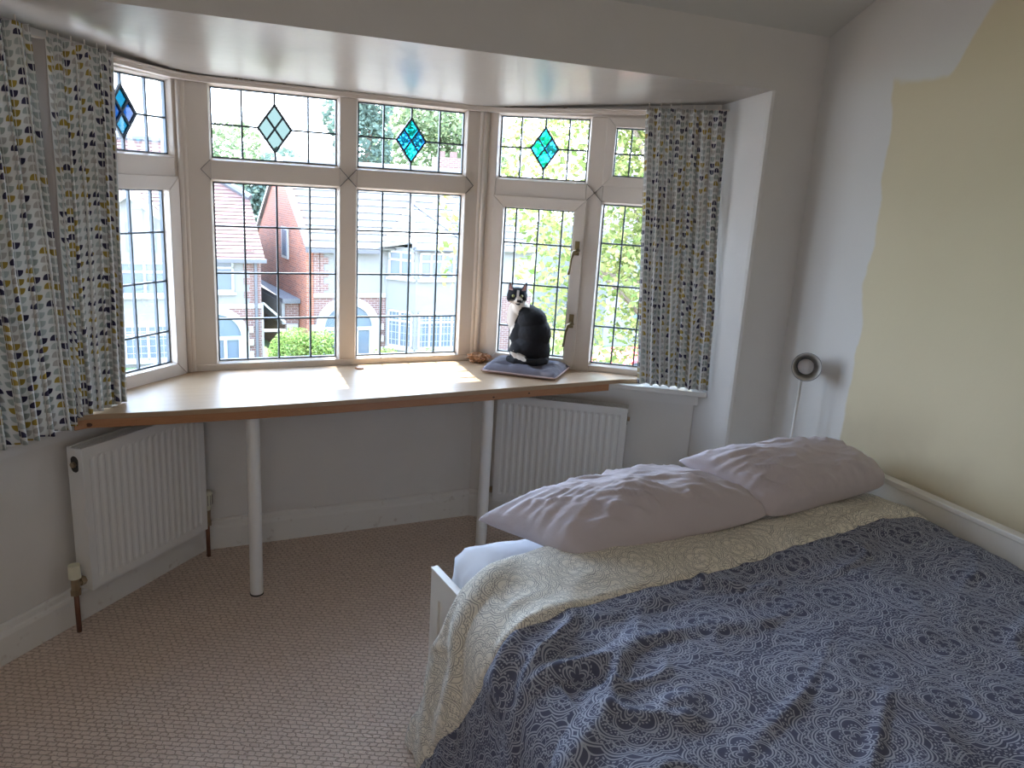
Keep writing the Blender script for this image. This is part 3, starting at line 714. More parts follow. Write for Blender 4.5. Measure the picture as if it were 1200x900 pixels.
curtain('curtain', 'patterned curtain at the left edge of the photo, outermost of the bay', [offL(-1.15, -.15), offL(-.718, -.150)], [offL(-1.15, -.195), offL(-.705, -.190)], 1.975, .775, 8, .022, .034, 1.05, 23, uoff=.11)

# ------------------------------------------------------------------ bed
bed = empty('daybed', (1.5, 1.05, 0), 'white daybed pushed against the right wall', 'bed')
XB = XR-.03
# back rail along the wall
mb = MB(); mb.box((XB-.035, .02, .10), (XB, 2.10, .650)); mb.box((XB-.040, .02, .645), (XB+.003, 2.10, .664)); build('back_panel', mb, M['bed_paint'], bed, bevel=.003)
mb = MB(); mb.box((1.455, 2.068, .10), (XB-.036, 2.10, .645)); mb.box((1.435, 2.062, .640), (XB-.041, 2.106, .664)); build('end_panel', mb, M['bed_paint'], bed, bevel=.004)
for x in (1.445, 2.26):
    mb = MB(); mb.box((x, 2.065, 0), (x+.04, 2.103, .12)); build('leg', mb, M['bed_paint'], bed, bevel=.003)
# front panel with shaker recess, slightly askew
fa = Vector((.652, 2.055)); fd = Vector((.13, -1.0)).normalized(); fn = Vector((fd.y, -fd.x)) # outward = -x side
if fn.x > 0: fn = -fn
FPt = lambda s_, o, z: (fa.x+fd.x*s_+fn.x*o, fa.y+fd.y*s_+fn.y*o, z)
mb = MB(); LEN = 1.95
mb.box((0, -.018, .035), (LEN, -.006, .455), FPt)
for a in ((0, LEN, .375, .455), (0, LEN, .035, .10), (0, .055, .10, .375), (.90, 1.0, .10, .375), (LEN-.055, LEN, .10, .375)): mb.box((a[0], -.006, a[2]), (a[1], .0, a[3]), FPt)
fp = build('front_panel', mb, M['bed_paint'], bed)
mb = MB(); mb.box((-.002, -.022, .4545), (LEN, .002, .461), FPt); build('panel_cap', mb, M['bed_paint'], fp, bevel=.0015)
# far side board under the mattress
mb = MB(); mb.box((.700, 2.02, .06), (1.43, 2.045, .36)); build('slat_base', mb, M['bed_paint'], bed)
mb = MB(); mb.box((.72, .10, .26), (2.28, 2.02, .30)); build('slat_platform', mb, M['bed_paint'], bed)
# mattress in its sheet
def fnoise(x, y, s, k=0): return noise.noise(Vector((x*s, y*s, k)))
mb = MB(); nx, ny = 90, 110; x0, x1, y0, y1, zt, zb = .705, 2.285, .08, 2.052, .535, .305
def matt(i, j):
    u, v = i/(nx-1)*2-1, j/(ny-1)*2-1
    # map the square sheet over the block: outer 12% of the grid forms the sides
    def side(t):
        a = abs(t); s_ = .90
        if a < s_: return math.copysign(a/s_, t), 0
        return math.copysign(1, t), (a-s_)/(1-s_)
    su, du = side(u); sv, dv = side(v)
    rr = .055; cx, cy = (x0+x1)/2, (y0+y1)/2
    hx, hy = (x1-x0)/2, (y1-y0)/2; d = max(du, dv)
    x, y = cx+su*(hx-rr), cy+sv*(hy-rr)
    z = zt
    if d > 0:
        a = min(1, d*2.6)*math.pi/2; drop = max(0, d*2.6-1)/1.6
        ox = math.copysign(rr*math.sin(a), u) if du > 0 else 0; oy = math.copysign(rr*math.sin(a), v) if dv > 0 else 0
        if du > 0 and dv > 0: ox *= .75*du/d; oy *= .75*dv/d
        wr = .007*math.sin((x if dv > du else y)*60+3*fnoise(x, y, 4))*min(1, d*2)
        x += ox+(math.copysign(wr, u) if du > 0 else 0); y += oy+(math.copysign(wr, v) if dv > 0 else 0)
        z = zt-rr*(1-math.cos(a))-drop*(zt-zb-rr)
    z += .006*fnoise(x, y, 5)+.004*fnoise(x+2*y, y, 14)
    return (x, y, z)
mb.grid(matt, nx, ny); mtr = build('mattress', mb, M['sheet'], smooth=True, loc=(1.5, 1.05, zb), solid=.004)
tag(mtr, 'mattress in a pale blue-white fitted sheet, its corner showing beside the bed panel', 'mattress')

# duvet: cross-section in arc length from the wall side to the floor side
XTOP0 = 2.288
def cross(s, y):
    """s: arc length from the wall side; returns x, z, outward normal"""
    xe = .745+.03*fnoise(y, 0, 2.2, 4); r = .13; flat = XTOP0-(xe)
    crown = .600
    if s < flat:
        x = XTOP0-s; z = crown-.035*max(0, 1-s/.10)**2-.018*max(0, 1-(flat-s)/.5)**2
        return x, z, (0, 1)
    a = (s-flat)/r; lim = R(80)
    if a < lim: return xe-r*math.sin(a), crown-.018-r*(1-math.cos(a)), (-math.sin(a), math.cos(a))
    d = s-flat-r*lim
    x = xe-r*math.sin(lim)-d*.13; z = crown-.018-r*(1-math.cos(lim))-d*.985
    return x, z, (-.985, .17)
def wrinkle(s, y):
    xx = s
    w = .020*fnoise(xx, y, 1.7, 1)+.013*fnoise(xx, y, 4.5, 2)
    # sharp creases: ridged noise along stretched, diagonal directions
    a1 = fnoise(xx*.8+y*1.5, y*.25-xx*.6, 3.6, 9); w += .030*max(0, .13-abs(a1))/.13*max(0, fnoise(xx, y, 1.9, 12)+.15)
    a2 = fnoise(xx*1.6-y*.7, y*1.2+xx*.4, 3.0, 19); w += .026*max(0, .10-abs(a2))/.10*max(0, fnoise(xx, y, 2.3, 22)+.1)
    w += .004*fnoise(xx, y, 17, 5)
    if s > 1.35:
        k = min(1, (s-1.35)/.35); w += k*(.020*math.sin(y*15+s*4+3*fnoise(s, y, 2, 6))+.010*math.sin(y*34+s*9+4*fnoise(s, y, 3, 7)))*(.5+.5*k)
    return w
def lerp_tab(tab, x):
    if x <= tab[0][0]: return tab[0][1]
    for (a, b), (c, d) in zip(tab, tab[1:]):
        if x <= c:
            f = (x-a)/(c-a); f = f*f*(3-2*f)*.4+f*.6; return b+(d-b)*f
    return tab[-1][1]
_lt = lerp_tab
def lerp_tab(tab, x): return sum(_lt(tab, x+d)*w for d, w in ((-.14, .12), (-.09, .16), (-.045, .2), (0, .04), (.045, .2), (.09, .16), (.14, .12)))
# arc positions: x=2.288->0, x=.745->1.543, bend end ~1.72, floor ~2.15
LOW = [(0, 1.64), (.09, 1.68), (.35, 1.665), (.53, 1.62), (.83, 1.575), (1.09, 1.54), (1.33, 1.525), (1.53, 1.475), (1.63, 1.43), (1.70, 1.44), (1.80, 1.475), (1.98, 1.585), (2.16, 1.70), (2.22, 1.73)]
UPP = [(0, 1.93), (.5, 1.86), (1.0, 1.83), (1.40, 1.825), (1.55, 1.775), (1.65, 1.70), (1.72, 1.70), (1.85, 1.74), (1.98, 1.80), (2.10, 1.87), (2.20, 1.90)]
SMAX = 2.20
def duvet_pt(s, y, lift=0):
    x, z, n = cross(s, y); w = wrinkle(s, y)+lift
    if x < .70: w = max(w, .0+lift*.5)
    return (x+n[0]*w, y, max(.012, z+n[1]*w))
nu, nv = 230, 250; vs = []; uvs = []
YEND = -.25
for j in range(nv):
    for i in range(nu):
        s = SMAX*i/(nu-1); q = j/(nv-1); ylo = lerp_tab(LOW, s)+.05
        hem = -.0; y = ylo+(YEND-ylo)*q
        ed = max(0, 1-q*55)
        vs.append(duvet_pt(s if s < 1.9 else s-.10*0, y, .010*math.sin(min(1, q*14)*math.pi)*1.2-.012*ed)); uvs.append((s, y))
mb = MB(); mb.grid(lambda i, j: vs[j*nu+i], nu, nv)
duv = build('duvet', mb, M['duvet'], smooth=True, loc=(1.5, .8, .5), uvs=uvs, solid=.006)
tag(duv, 'navy duvet printed with fine pale mandala lines, spread over the bed', 'duvet')
nu, nv = 220, 44; vs = []; uvs = []
for j in range(nv):
    for i in range(nu):
        s = SMAX*1.0*i/(nu-1); q = j/(nv-1); yu, yl = lerp_tab(UPP, s), lerp_tab(LOW, s)
        y = yu+(yl-yu)*q; lift = .012+.012*math.sin(min(1, q*1.0)*math.pi)**.5
        if q > .93: lift -= .010*((q-.93)/.07)**2
        if q < .06: lift -= .016*(1-q/.06)**2
        lift += .005*fnoise(s*3, q*2, 1.3, 44)
        vs.append(duvet_pt(s, y, lift)); uvs.append((s*1.02, y*1.02+3))
mb = MB(); mb.grid(lambda i, j: vs[j*nu+i], nu, nv)
fb = build('turned_back_edge', mb, M['duvet_back'], duv, smooth=True, uvs=uvs, solid=.012)
fb['label'] = 'cream underside with thin dark line print, turned back'

# pillows
def pillow(label, corners, thick, seed, crease=1.0, sag=0):
    """corners: four 3-D points (near-left, near-right, far-right, far-left) of the seam"""
    c = [Vector(p) for p in corners]; nrm = ((c[1]-c[0]).cross(c[3]-c[0])).normalized()
    if nrm.z < 0: nrm = -nrm
    N = 74; cen = sum(c, Vector())/4
    def pt(u, v, side):
        # outline pulled in between the pointed corners
        p = c[0]*(1-u)*(1-v)/4+c[1]*(1+u)*(1-v)/4+c[2]*(1+u)*(1+v)/4+c[3]*(1-u)*(1+v)/4
        pin = .075; p = p-(p-cen)*(.13 if v < 0 else .03)*(u*u*v*v)**2; p = p-(p-cen)*pin*(( (1-u*u)*v*v)+((1-v*v)*u*u))*1.0
        e = max(0, 1-abs(u)**2.8)**.50*max(0, 1-abs(v)**2.8)**.50
        rad_ = fnoise(u*2+seed, v*2, 1.3, seed)
        w = e*thick*(1.0+.10*rad_)
        edge = (1-max(abs(u), abs(v)))
        # creases radiating from the seams
        a = math.atan2(v, u); k = max(0, 1-edge/.75)
        w += crease*.015*fnoise(a*6.5+seed, edge*1.2, 1.0, seed+5)*k*min(1, edge*9)
        cr_ = abs(fnoise(u*3.2+v*1.2+seed, v*1.3-u*.5, 1.25, seed+9)); w += crease*.017*max(0, .18-cr_)/.18*min(1, edge*5)*max(0, .45+fnoise(u*2, v*2, 1, seed+3))
        w += crease*.003*fnoise(u*12, v*12, 1, seed+8)*min(1, edge*7)
        if side < 0: w = e*thick*.42
        return p+nrm*w*side
    mb = MB()
    mb.grid(lambda i, j: pt(i/(N-1)*2-1, j/(N-1)*2-1, 1), N, N); mb.grid(lambda i, j: pt(i/(N-1)*2-1, j/(N-1)*2-1, -1), N, N)
    loc = cen.copy(); loc.z = min(p.z for p in c)
    o = build('pillow', mb, M['pillow'], smooth=True, loc=loc)
    b = bmesh.new(); b.from_mesh(o.data); bmesh.ops.remove_doubles(b, verts=b.verts, dist=.0006); bmesh.ops.recalc_face_normals(b, faces=b.faces); b.to_mesh(o.data); b.free()
    for p in o.data.polygons: p.use_smooth = True
    tag(o, label, 'pillow', 'mauve grey pillows at the head of the bed'); return o
pillow('mauve-grey pillow nearer the desk, lying flat and overlapping the other', [(.935, 1.69, .628), (1.72, 1.735, .655), (1.55, 2.06, .660), (.775, 2.05, .605)], .125, 3)
pillow('mauve-grey pillow next to the wall, propped against the head rail', [(1.63, 1.715, .645), (2.290, 1.82, .662), (2.25, 2.10, .715), (1.48, 2.03, .750)], .115, 11)

# ------------------------------------------------------------------ floor lamp in the corner
lp = empty('floor_lamp', (2.262, 2.33, 0), 'slim silver lamp with a small round shade in the corner behind the pillows', 'lamp')
M['lamp_metal'] = mat('satin_silver', (.60, .58, .56), .45, .15); M['lamp_in'] = mat('lamp_inside', (.55, .54, .53), .4); M['bulb'] = mat('frosted_bulb', (.52, .51, .53), .4)
lx, ly = 2.262, 2.33
mb = MB(); mb.tube([(lx, ly, 0), (lx, ly, .012), (lx, ly, .02)], [.10, .10, .02], 28); build('base', mb, M['lamp_metal'], lp)
hx, hz = 2.285, .975
mb = MB(); mb.tube([(lx, ly, .02), (lx+.004, ly, .60), (hx-.012, ly, .93)], .0055, 10); build('pole', mb, M['lamp_metal'], lp, smooth=True)
dirv = (Vector((0, 0, 1.45))-Vector((hx, ly, hz))).normalized(); dirv = (dirv+Vector((.12, 0, -.02))).normalized()
hc = Vector((hx, ly-.0, hz))
prof = [(-.075, .018), (-.072, .024), (-.03, .032), (.0, .044), (.045, .056)]
mb = MB(); mb.tube([hc+dirv*a for a, _ in prof], [r for _, r in prof], 32, cap=False)
sh = build('lamp_shade', mb, M['lamp_metal'], lp, smooth=True, solid=.0015)
mb = MB(); mb.tube([hc+dirv*.0445, hc+dirv*.0465], [.0565, .0565], 32, cap=False); build('shade_rim', mb, M['gasket'], sh, solid=.002)
mb = MB(); mb.tube([hc-dirv*.02, hc+dirv*.0, hc+dirv*.02, hc+dirv*.03], [.02, .030, .031, .022], 24); build('bulb', mb, M['bulb'], sh, smooth=True)
mb = MB(); mb.tube([hc-dirv*.028, hc-dirv*.018], [.031, .034], 24); build('socket_ring', mb, M['gasket'], sh)
mb = MB(); mb.tube([hc-dirv*.06+Vector((-.004, 0, .018)), hc-dirv*.06+Vector((-.004, 0, .040))], .012, 12); build('switch', mb, M['gasket'], sh)

# unseen glowing globe added behind the camera to brighten the room
pn = empty('added_fill_globe', (-.5, -.9, 2.0), 'round glowing white globe added behind the camera to brighten the room', 'lamp')
lm = bpy.data.materials.new('fill_globe_glow'); lm.use_nodes = True; lb = lm.node_tree.nodes['Principled BSDF']; lb.inputs['Base Color'].default_value = (.8, .78, .74, 1)
lb.inputs['Emission Color'].default_value = (1.0, .95, .89, 1); lb.inputs['Emission Strength'].default_value = FILL_GLOW
bb = bmesh.new(); bmesh.ops.create_uvsphere(bb, u_segments=32, v_segments=18, radius=.30, matrix=Matrix.Diagonal((1, 1, .9, 1))); me = bpy.data.meshes.new('lamp_shade'); bb.to_mesh(me); bb.free(); me.materials.append(lm)  # shell of the added globe, glowing all over
for p in me.polygons: p.use_smooth = True
so = bpy.data.objects.new('lamp_shade', me); col.objects.link(so); so.parent = pn
mb = MB(); mb.tube([(-.5, -.9, 2.36), (-.5, -.9, zk-.002)], .004, 8); build('globe_cord', mb, M['frame'], pn)

# ------------------------------------------------------------------ things on the desk
def cushion():
    c = [Vector(p) for p in ((1.205, 3.165, .798), (1.475, 2.955, .798), (1.655, 3.165, .798), (1.375, 3.405, .798))]
    cen = sum(c, Vector())/4; N = 60
    tuft = [(-.45, -.45), (.45, -.45), (.45, .45), (-.45, .45), (0, 0)]
    def pt(u, v, side):
        p = c[0]*(1-u)*(1-v)/4+c[1]*(1+u)*(1-v)/4+c[2]*(1+u)*(1+v)/4+c[3]*(1-u)*(1+v)/4
        e = max(0, 1-abs(u)**5)**.6*max(0, 1-abs(v)**5)**.6; w = e*.034
        for a, b in tuft: w -= .022*math.exp(-((u-a)**2+(v-b)**2)/.045)
        w += .005*fnoise(u*3, v*3, 1.2, 6)+.002*fnoise(u*9, v*9, 1, 2)
        w = max(w, 0)*min(1, e*3)
        return p+Vector((0, 0, w if side > 0 else -.011*e**.3))
    root = empty('cat_cushion', (cen.x, cen.y, .786), 'flat grey quilted cushion with pink edge under the cat', 'cushion')
    mb = MB(); mb.grid(lambda i, j: pt(i/(N-1)*2-1, j/(N-1)*2-1, 1), N, N); build('top_cover', mb, M['cushion_grey'], root, smooth=True, fixn=False)
    mb = MB(); mb.grid(lambda i, j: pt(i/(N-1)*2-1, j/(N-1)*2-1, -1), N, N); b_ = build('underside', mb, M['cushion_pink'], root, smooth=True, fixn=False); b_['label'] = 'pink underside'
    mb = MB(); ring = [c[0].lerp(c[1], k/8) for k in range(8)]+[c[1].lerp(c[2], k/8) for k in range(8)]+[c[2].lerp(c[3], k/8) for k in range(8)]+[c[3].lerp(c[0], k/8) for k in range(9)]
    mb.tube(ring, .0035, 8); b_ = build('piping', mb, M['cushion_pink'], root, smooth=True); b_['label'] = 'pink piping round the seam'
cushion()

# crumpled brown leaf-like object in the corner
M['dry'] = mat('dry_brown', (.40, .17, .07), .45); t = NT(M['dry']); v = t.coord(); t.base(t.mix(t.noise(v, 45, 4), (.16, .07, .04), (.62, .33, .16)))
b = bmesh.new(); bmesh.ops.create_icosphere(b, subdivisions=5, radius=1)
for q in b.verts:
    p = q.co.copy(); k = 1+.45*noise.noise(p*1.6+Vector((3, 1, 2)))-.55*abs(noise.noise(p*2.6))+.22*noise.noise(p*6)
    q.co = Vector((p.x*.050*k, p.y*.035*k, p.z*.027*k))
me = bpy.data.meshes.new('crumpled_leaf'); b.to_mesh(me); b.free(); me.materials.append(M['dry'])
for p in me.polygons: p.use_smooth = True
o = link('crumpled_leaf', me, None, (1.262, 3.362, .7855+.026)); o.rotation_euler = (0, 0, R(-20)); tag(o, 'crumpled glossy brown dried leaf in the window corner behind the cushion', 'leaf')
mb = MB(); cx, cy = .683, 3.318; mb.tube([(cx, cy, .7852), (cx, cy, .790), (cx, cy, .792)], [.020, .020, .015], 20); o = build('wooden_disc', mb, M['batten'], smooth=False, loc=(cx, cy, .785)); tag(o, 'small brown wooden disc lying in the sun by the centre mullion', 'disc')

# ------------------------------------------------------------------ cat
def make_cat():
    B = Vector((1.452, 3.215, .820)); yaw = R(24.4); Rv = Vector((math.cos(yaw), -math.sin(yaw), 0)); Tv = Vector((-math.sin(yaw), -math.cos(yaw), 0))
    W_ = lambda a, b_, c: B+Rv*a+Tv*b_+Vector((0, 0, c))
    def P_(a, b_, c): return Rv*a+Tv*b_+Vector((0, 0, c))
    b = bmesh.new(); HX = -.066
    def ell(c, r, tilt=0, fwd=0):
        m4 = Matrix.Translation(Vector(c)) @ Matrix.Rotation(tilt, 4, 'Y') @ Matrix.Rotation(fwd, 4, 'X') @ Matrix.Diagonal((*r, 1))
        bmesh.ops.create_icosphere(b, subdivisions=3, radius=1, matrix=m4)
    # body frame: x = right in view, y = towards viewer, z up  (converted afterwards)
    ell((.012, .0, .070), (.092, .100, .074)); ell((.020, .0, .130), (.084, .086, .090), R(4)); ell((.010, .0, .188), (.072, .070, .070))
    ell((-.010, -.004, .222), (.052, .052, .046)); ell((-.052, -.006, .252), (.038, .038, .050), R(-18)); ell((-.068, -.022, .200), (.040, .044, .078), R(-4))
    ell((-.064, -.050, .085), (.028, .030, .090)); ell((-.040, .030, .055), (.048, .060, .052)); ell((.060, .010, .050), (.045, .075, .050))
    ell((-.035, -.010, .120), (.058, .060, .090))
    # head, cheeks, muzzle, chin
    ell((HX, .010, .306), (.0480, .044, .040)); ell((HX-.024, .024, .294), (.023, .024, .021)); ell((HX+.024, .024, .293), (.023, .024, .021))
    ell((HX+.007, .050, .287), (.0185, .017, .0135)); ell((HX+.008, .042, .275), (.013, .014, .009)); ell((HX+.003, .040, .307), (.014, .022, .016))
    # ears: cones flattened front to back
    for (bx, tx, tz) in ((HX-.026, HX-.036, .362), (HX+.025, HX+.040, .364)):
        base = Vector((bx, .004, .316)); tip = Vector((tx, .004, tz)); d = (tip-base)
        rot = d.to_track_quat('Z', 'Y').to_matrix().to_4x4()
        bmesh.ops.create_cone(b, cap_ends=True, segments=20, radius1=.033, radius2=.0065, depth=d.length*1.1, matrix=Matrix.Translation((base+tip)/2) @ rot @ Matrix.Diagonal((1, .62, 1, 1)))
    # tail curling round the near side, white hind paw resting over it
    pts = [(.085, .03, .022), (.080, .075, .020), (.040, .105, .019), (-.010, .112, .018), (-.055, .098, .019), (-.088, .068, .022)]
    for k in range(len(pts)-1):
        for s_ in range(7):
            f = s_/7; p = Vector(pts[k]).lerp(Vector(pts[k+1]), f); ell(p, (.0165,)*3)
    ell((-.058, .094, .048), (.026, .015, .013), R(28)); ell((-.030, .104, .036), (.022, .012, .011), R(22))
    for k in (-1, 0, 1): ell((-.012, .108+.003*k, .031+.0075*k), (.010, .007, .0055))
    me = bpy.data.meshes.new('cat_raw'); b.to_mesh(me); b.free()
    o = bpy.data.objects.new('cat_raw', me); col.objects.link(o)
    rm = o.modifiers.new('r', 'REMESH'); rm.mode = 'VOXEL'; rm.voxel_size = .0028
    smo = o.modifiers.new('s', 'SMOOTH'); smo.factor = .5; smo.iterations = 5
    dg = bpy.context.evaluated_depsgraph_get(); fin = bpy.data.meshes.new_from_object(o.evaluated_get(dg)); bpy.data.objects.remove(o)
    at = fin.attributes.new('fur', 'FLOAT_COLOR', 'POINT'); arr = []
    K, Wt, PK, NS = (.010, .009, .012), (.80, .74, .68), (.52, .27, .24), (.03, .02, .02)
    for v_ in fin.vertices:
        x, y, z = v_.co; nz_ = noise.noise(v_.co*60)*.004+noise.noise(v_.co*22)*.005; c_ = K
        xx = x+nz_; zz_ = z+nz_; yy = y+nz_
        # white chest and throat on the window side
        if .05 < zz_ < .285 and xx < -.043-max(0, .27-zz_)*.30+max(0, zz_-.24)*.4: c_ = Wt
        if zz_ < .10 and xx < -.076 and yy < .02: c_ = Wt
        hz_ = z-.306; dx = xx-HX
        if z > .258 and y > -.012 and abs(x-HX) < .060:            # face: black mask, white blaze and muzzle
            c_ = K
            if zz_ < .291-.20*abs(dx-.006) : c_ = Wt
            if abs(dx-.006-.0*hz_) < .0045+max(0, .312-zz_)*.50 and zz_ < .338: c_ = Wt
            if z < .277 and abs(dx-.004) < .015 and y > .040 and z > .266: c_ = K      # dark chin line
            if abs(dx-.009) < .0085 and .282 < z < .294 and y > .048: c_ = NS
            if abs(dx-.022) < .007 and .278 < z < .290 and y > .035: c_ = K
        elif z > .270: c_ = K
        if z > .332 and y > .0035:                                 # inner ears
            for ex, tx in ((HX-.026, HX-.036), (HX+.025, HX+.040)):
                cx_ = ex+(tx-ex)*(z-.318)/.048
                if abs(x-cx_) < .013*(1-(z-.318)/.052) and z < .358 and y > .010: c_ = PK
        # paw
        if yy > .080 and .026 < zz_ < .066 and -.085 < xx < -.004 and zz_ > .030-.35*(xx+.03)*1.0-.004 and zz_ < .052-.45*(xx+.035): c_ = Wt
        arr += [*c_, 1.0]
    at.data.foreach_set('color', arr)
    for v_ in fin.vertices: v_.co = P_(*v_.co)
    fin.update()
    m = mat('short_cat_fur', (.1, .1, .1), .75, spec=.25); t = NT(m); a_ = t.add('ShaderNodeAttribute', attribute_name='fur'); t.base(a_.outputs['Color'])
    t.b.inputs['Sheen Weight'].default_value = .06
    v = t.coord(scale=(1, 1, .25)); t.bump(t.noise(v, 420, 3), .35, .002)
    fin.materials.append(m)
    for p in fin.polygons: p.use_smooth = True
    root = empty('cat', B, 'black and white cat sitting on the grey cushion, looking back over its shoulder', 'cat')
    body = bpy.data.objects.new('body', fin); col.objects.link(body); body.parent = root
    eye = mat('cat_eye', (.42, .42, .16), .08); pup = mat('cat_pupil', (.01, .01, .01), .1)
    from mathutils.bvhtree import BVHTree
    bvh = BVHTree.FromPolygons([v_.co for v_ in fin.vertices], [tuple(p.vertices) for p in fin.polygons])
    for x in (HX-.0165, HX+.0215):
        hit = bvh.ray_cast(P_(x, .20, .309), -Tv)[0]; hy = hit.dot(Tv) if hit is not None else .042
        e = MB(); bb = bmesh.new(); bmesh.ops.create_icosphere(bb, subdivisions=3, radius=.0072, matrix=Matrix.Translation(P_(x, hy-.0035, .309)))
        me = bpy.data.meshes.new('eye'); bb.to_mesh(me); bb.free(); me.materials.append(eye)
        for p in me.polygons: p.use_smooth = True
        eo = bpy.data.objects.new('eye', me); col.objects.link(eo); eo.parent = root
        bb = bmesh.new(); bmesh.ops.create_icosphere(bb, subdivisions=2, radius=1, matrix=Matrix.Translation(P_(x, hy+.0032, .309)) @ Matrix.Rotation(-yaw, 4, 'Z') @ Matrix.Diagonal((.0016, .0024, .0045, 1)))
        me = bpy.data.meshes.new('pupil'); bb.to_mesh(me); bb.free(); me.materials.append(pup)
        po = bpy.data.objects.new('pupil', me); col.objects.link(po); po.parent = eo
    M['whisk'] = mat('whisker', (.8, .8, .78), .5)
    for sx in (-1, 1):
        for k in (-1, 0, 1):
            mb = MB(); a_ = Vector(W_(HX+.006+sx*.012, .056, .286+k*.003)); mb.tube([a_, a_+Rv*sx*.022+Vector((0, 0, .002*k)), a_+Rv*sx*.042+Vector((0, 0, .005*k-.003))], [.0004, .0003, .0002], 5); build('whisker', mb, M['whisk'], root)
make_cat()

# ================================================================== OUTSIDE
HA = R(2.5); HY = 26.0
def HT(u, v, z): return (u*math.cos(HA)-v*math.sin(HA), HY+u*math.sin(HA)+v*math.cos(HA), z)
GZ = -4.45
mb = MB(); ys = [(4.2, -2.95), (9, -3.05), (12, -3.30), (12.01, -3.40), (18, -3.75), (18.01, -3.65), (20, -3.8), (60, -4.6)]
def ground(name, y0, z0, y1, z1, m, x0=-45, x1=45):
    mb = MB(); mb.add([(x0, y0, z0), (x1, y0, z0), (x1, y1, z1), (x0, y1, z1), (x0, y0, z0-.3), (x1, y0, z0-.3), (x1, y1, z1-.3), (x0, y1, z1-.3)], [(0, 1, 2, 3), (4, 7, 6, 5), (0, 4, 5, 1), (1, 5, 6, 2), (2, 6, 7, 3), (3, 7, 4, 0)])
    return struct(name, mb, m)
ground('front_ground', 3.9, -2.95, 9, -3.1, M['pavement']); ground('near_pavement', 9, -3.1, 11, -3.2, M['pavement']); ground('road', 11, -3.32, 18, -3.85, M['asphalt'])  # unseen front ground given paving colour for warm bounce onto the soffit
ground('far_pavement', 18, -3.72, 20, -3.9, M['pavement']); ground('far_gardens', 20, -3.9, 26.5, -4.42, M['grass']); ground('back_gardens', 26.5, -4.42, 90, -4.6, M['grass'])

def roof(name, poly, dz, m, parent, lift=.05, thick=.03):
    """stepped courses over a plane polygon (3-D points in world space), sliced by height"""
    pts = [Vector(p) for p in poly]; zs = [p.z for p in pts]; z0, z1 = min(zs), max(zs)
    nrm = Vector((0, 0, 0))
    for i in range(len(pts)): nrm += pts[i].cross(pts[(i+1) % len(pts)])
    nrm.normalize(); nrm = nrm if nrm.z > 0 else -nrm
    def cut(z):
        out = []
        for i in range(len(pts)):
            a, b_ = pts[i], pts[(i+1) % len(pts)]
            if (a.z-z)*(b_.z-z) <= 0 and abs(a.z-b_.z) > 1e-6: out.append(a.lerp(b_, (z-a.z)/(b_.z-a.z)))
        if len(out) < 2: return None
        best = max(((p-q).length, i, j) for i, p in enumerate(out) for j, q in enumerate(out) if i < j)
        p, q = out[best[1]], out[best[2]]; return (p, q) if p.x < q.x else (q, p)
    n = max(1, int(round((z1-z0)/dz))); mb = MB()
    for k in range(n):
        za, zb_ = z0+(z1-z0)*k/n+1e-4, z0+(z1-z0)*(k+1)/n-1e-4; A, B_ = cut(za), cut(min(zb_+dz*.15, z1-1e-4))
        if not A or not B_: continue
        a0, a1 = A[0]+nrm*lift, A[1]+nrm*lift; b0, b1 = B_[0]+nrm*.004, B_[1]+nrm*.004
        mb.add([a0, a1, b1, b0, A[0]-nrm*.01, A[1]-nrm*.01, B_[1]-nrm*.01, B_[0]-nrm*.01], [(0, 1, 2, 3), (0, 4, 5, 1), (4, 7, 6, 5), (0, 3, 7, 4), (1, 5, 6, 2), (2, 6, 7, 3)])
    return build(name, mb, m, parent)
def hbox(mb, u0, u1, v0, v1, z0, z1, Tf=HT): mb.box((u0, v0, z0), (u1, v1, z1), Tf); return mb
def hwindow(parent, u0, u1, z0, z1, v, cols=2, toprow=.3, Tf=HT, leads=False):
    mb = MB(); w = .07
    for a in ((u0, u1, z0-.02, z0+w), (u0, u1, z1-w, z1), (u0, u0+w, z0, z1), (u1-w, u1, z0, z1)): hbox(mb, a[0], a[1], v-.06, v+.02, a[2], a[3], Tf)
    zt_ = z1-(z1-z0)*toprow
    for k in range(1, cols): u = u0+(u1-u0)*k/cols; hbox(mb, u-.035, u+.035, v-.06, v+.02, z0, z1, Tf)
    if toprow: hbox(mb, u0, u1, v-.06, v+.02, zt_-.035, zt_+.035, Tf)
    hbox(mb, u0-.06, u1+.06, v-.11, v+.02, z0-.09, z0-.02, Tf)
    f = build('window', mb, M['upvc'], parent)
    for k in range(cols):
        a, b_ = u0+(u1-u0)*k/cols+.04, u0+(u1-u0)*(k+1)/cols-.04
        for (c_, d_) in (((z0+.05, zt_-.04), (zt_+.04, z1-.05)) if toprow else ((z0+.05, z1-.05),)):
            mb = MB(); hbox(mb, a, b_, v-.025, v-.015, c_, d_, Tf); build('pane', mb, M['house_glass'], f)
    if leads:
        mb = MB()
        for k in range(1, cols*3):
            if k % 3: u = u0+(u1-u0)*k/(cols*3); hbox(mb, u-.008, u+.008, v-.032, v-.024, z0+.05, z1-.05, Tf)
        for k in range(1, 5): z = z0+(z1-z0)*k/5; hbox(mb, u0+.05, u1-.05, v-.032, v-.024, z-.008, z+.008, Tf)
        build('leading', mb, M['upvc'], f)
    return f
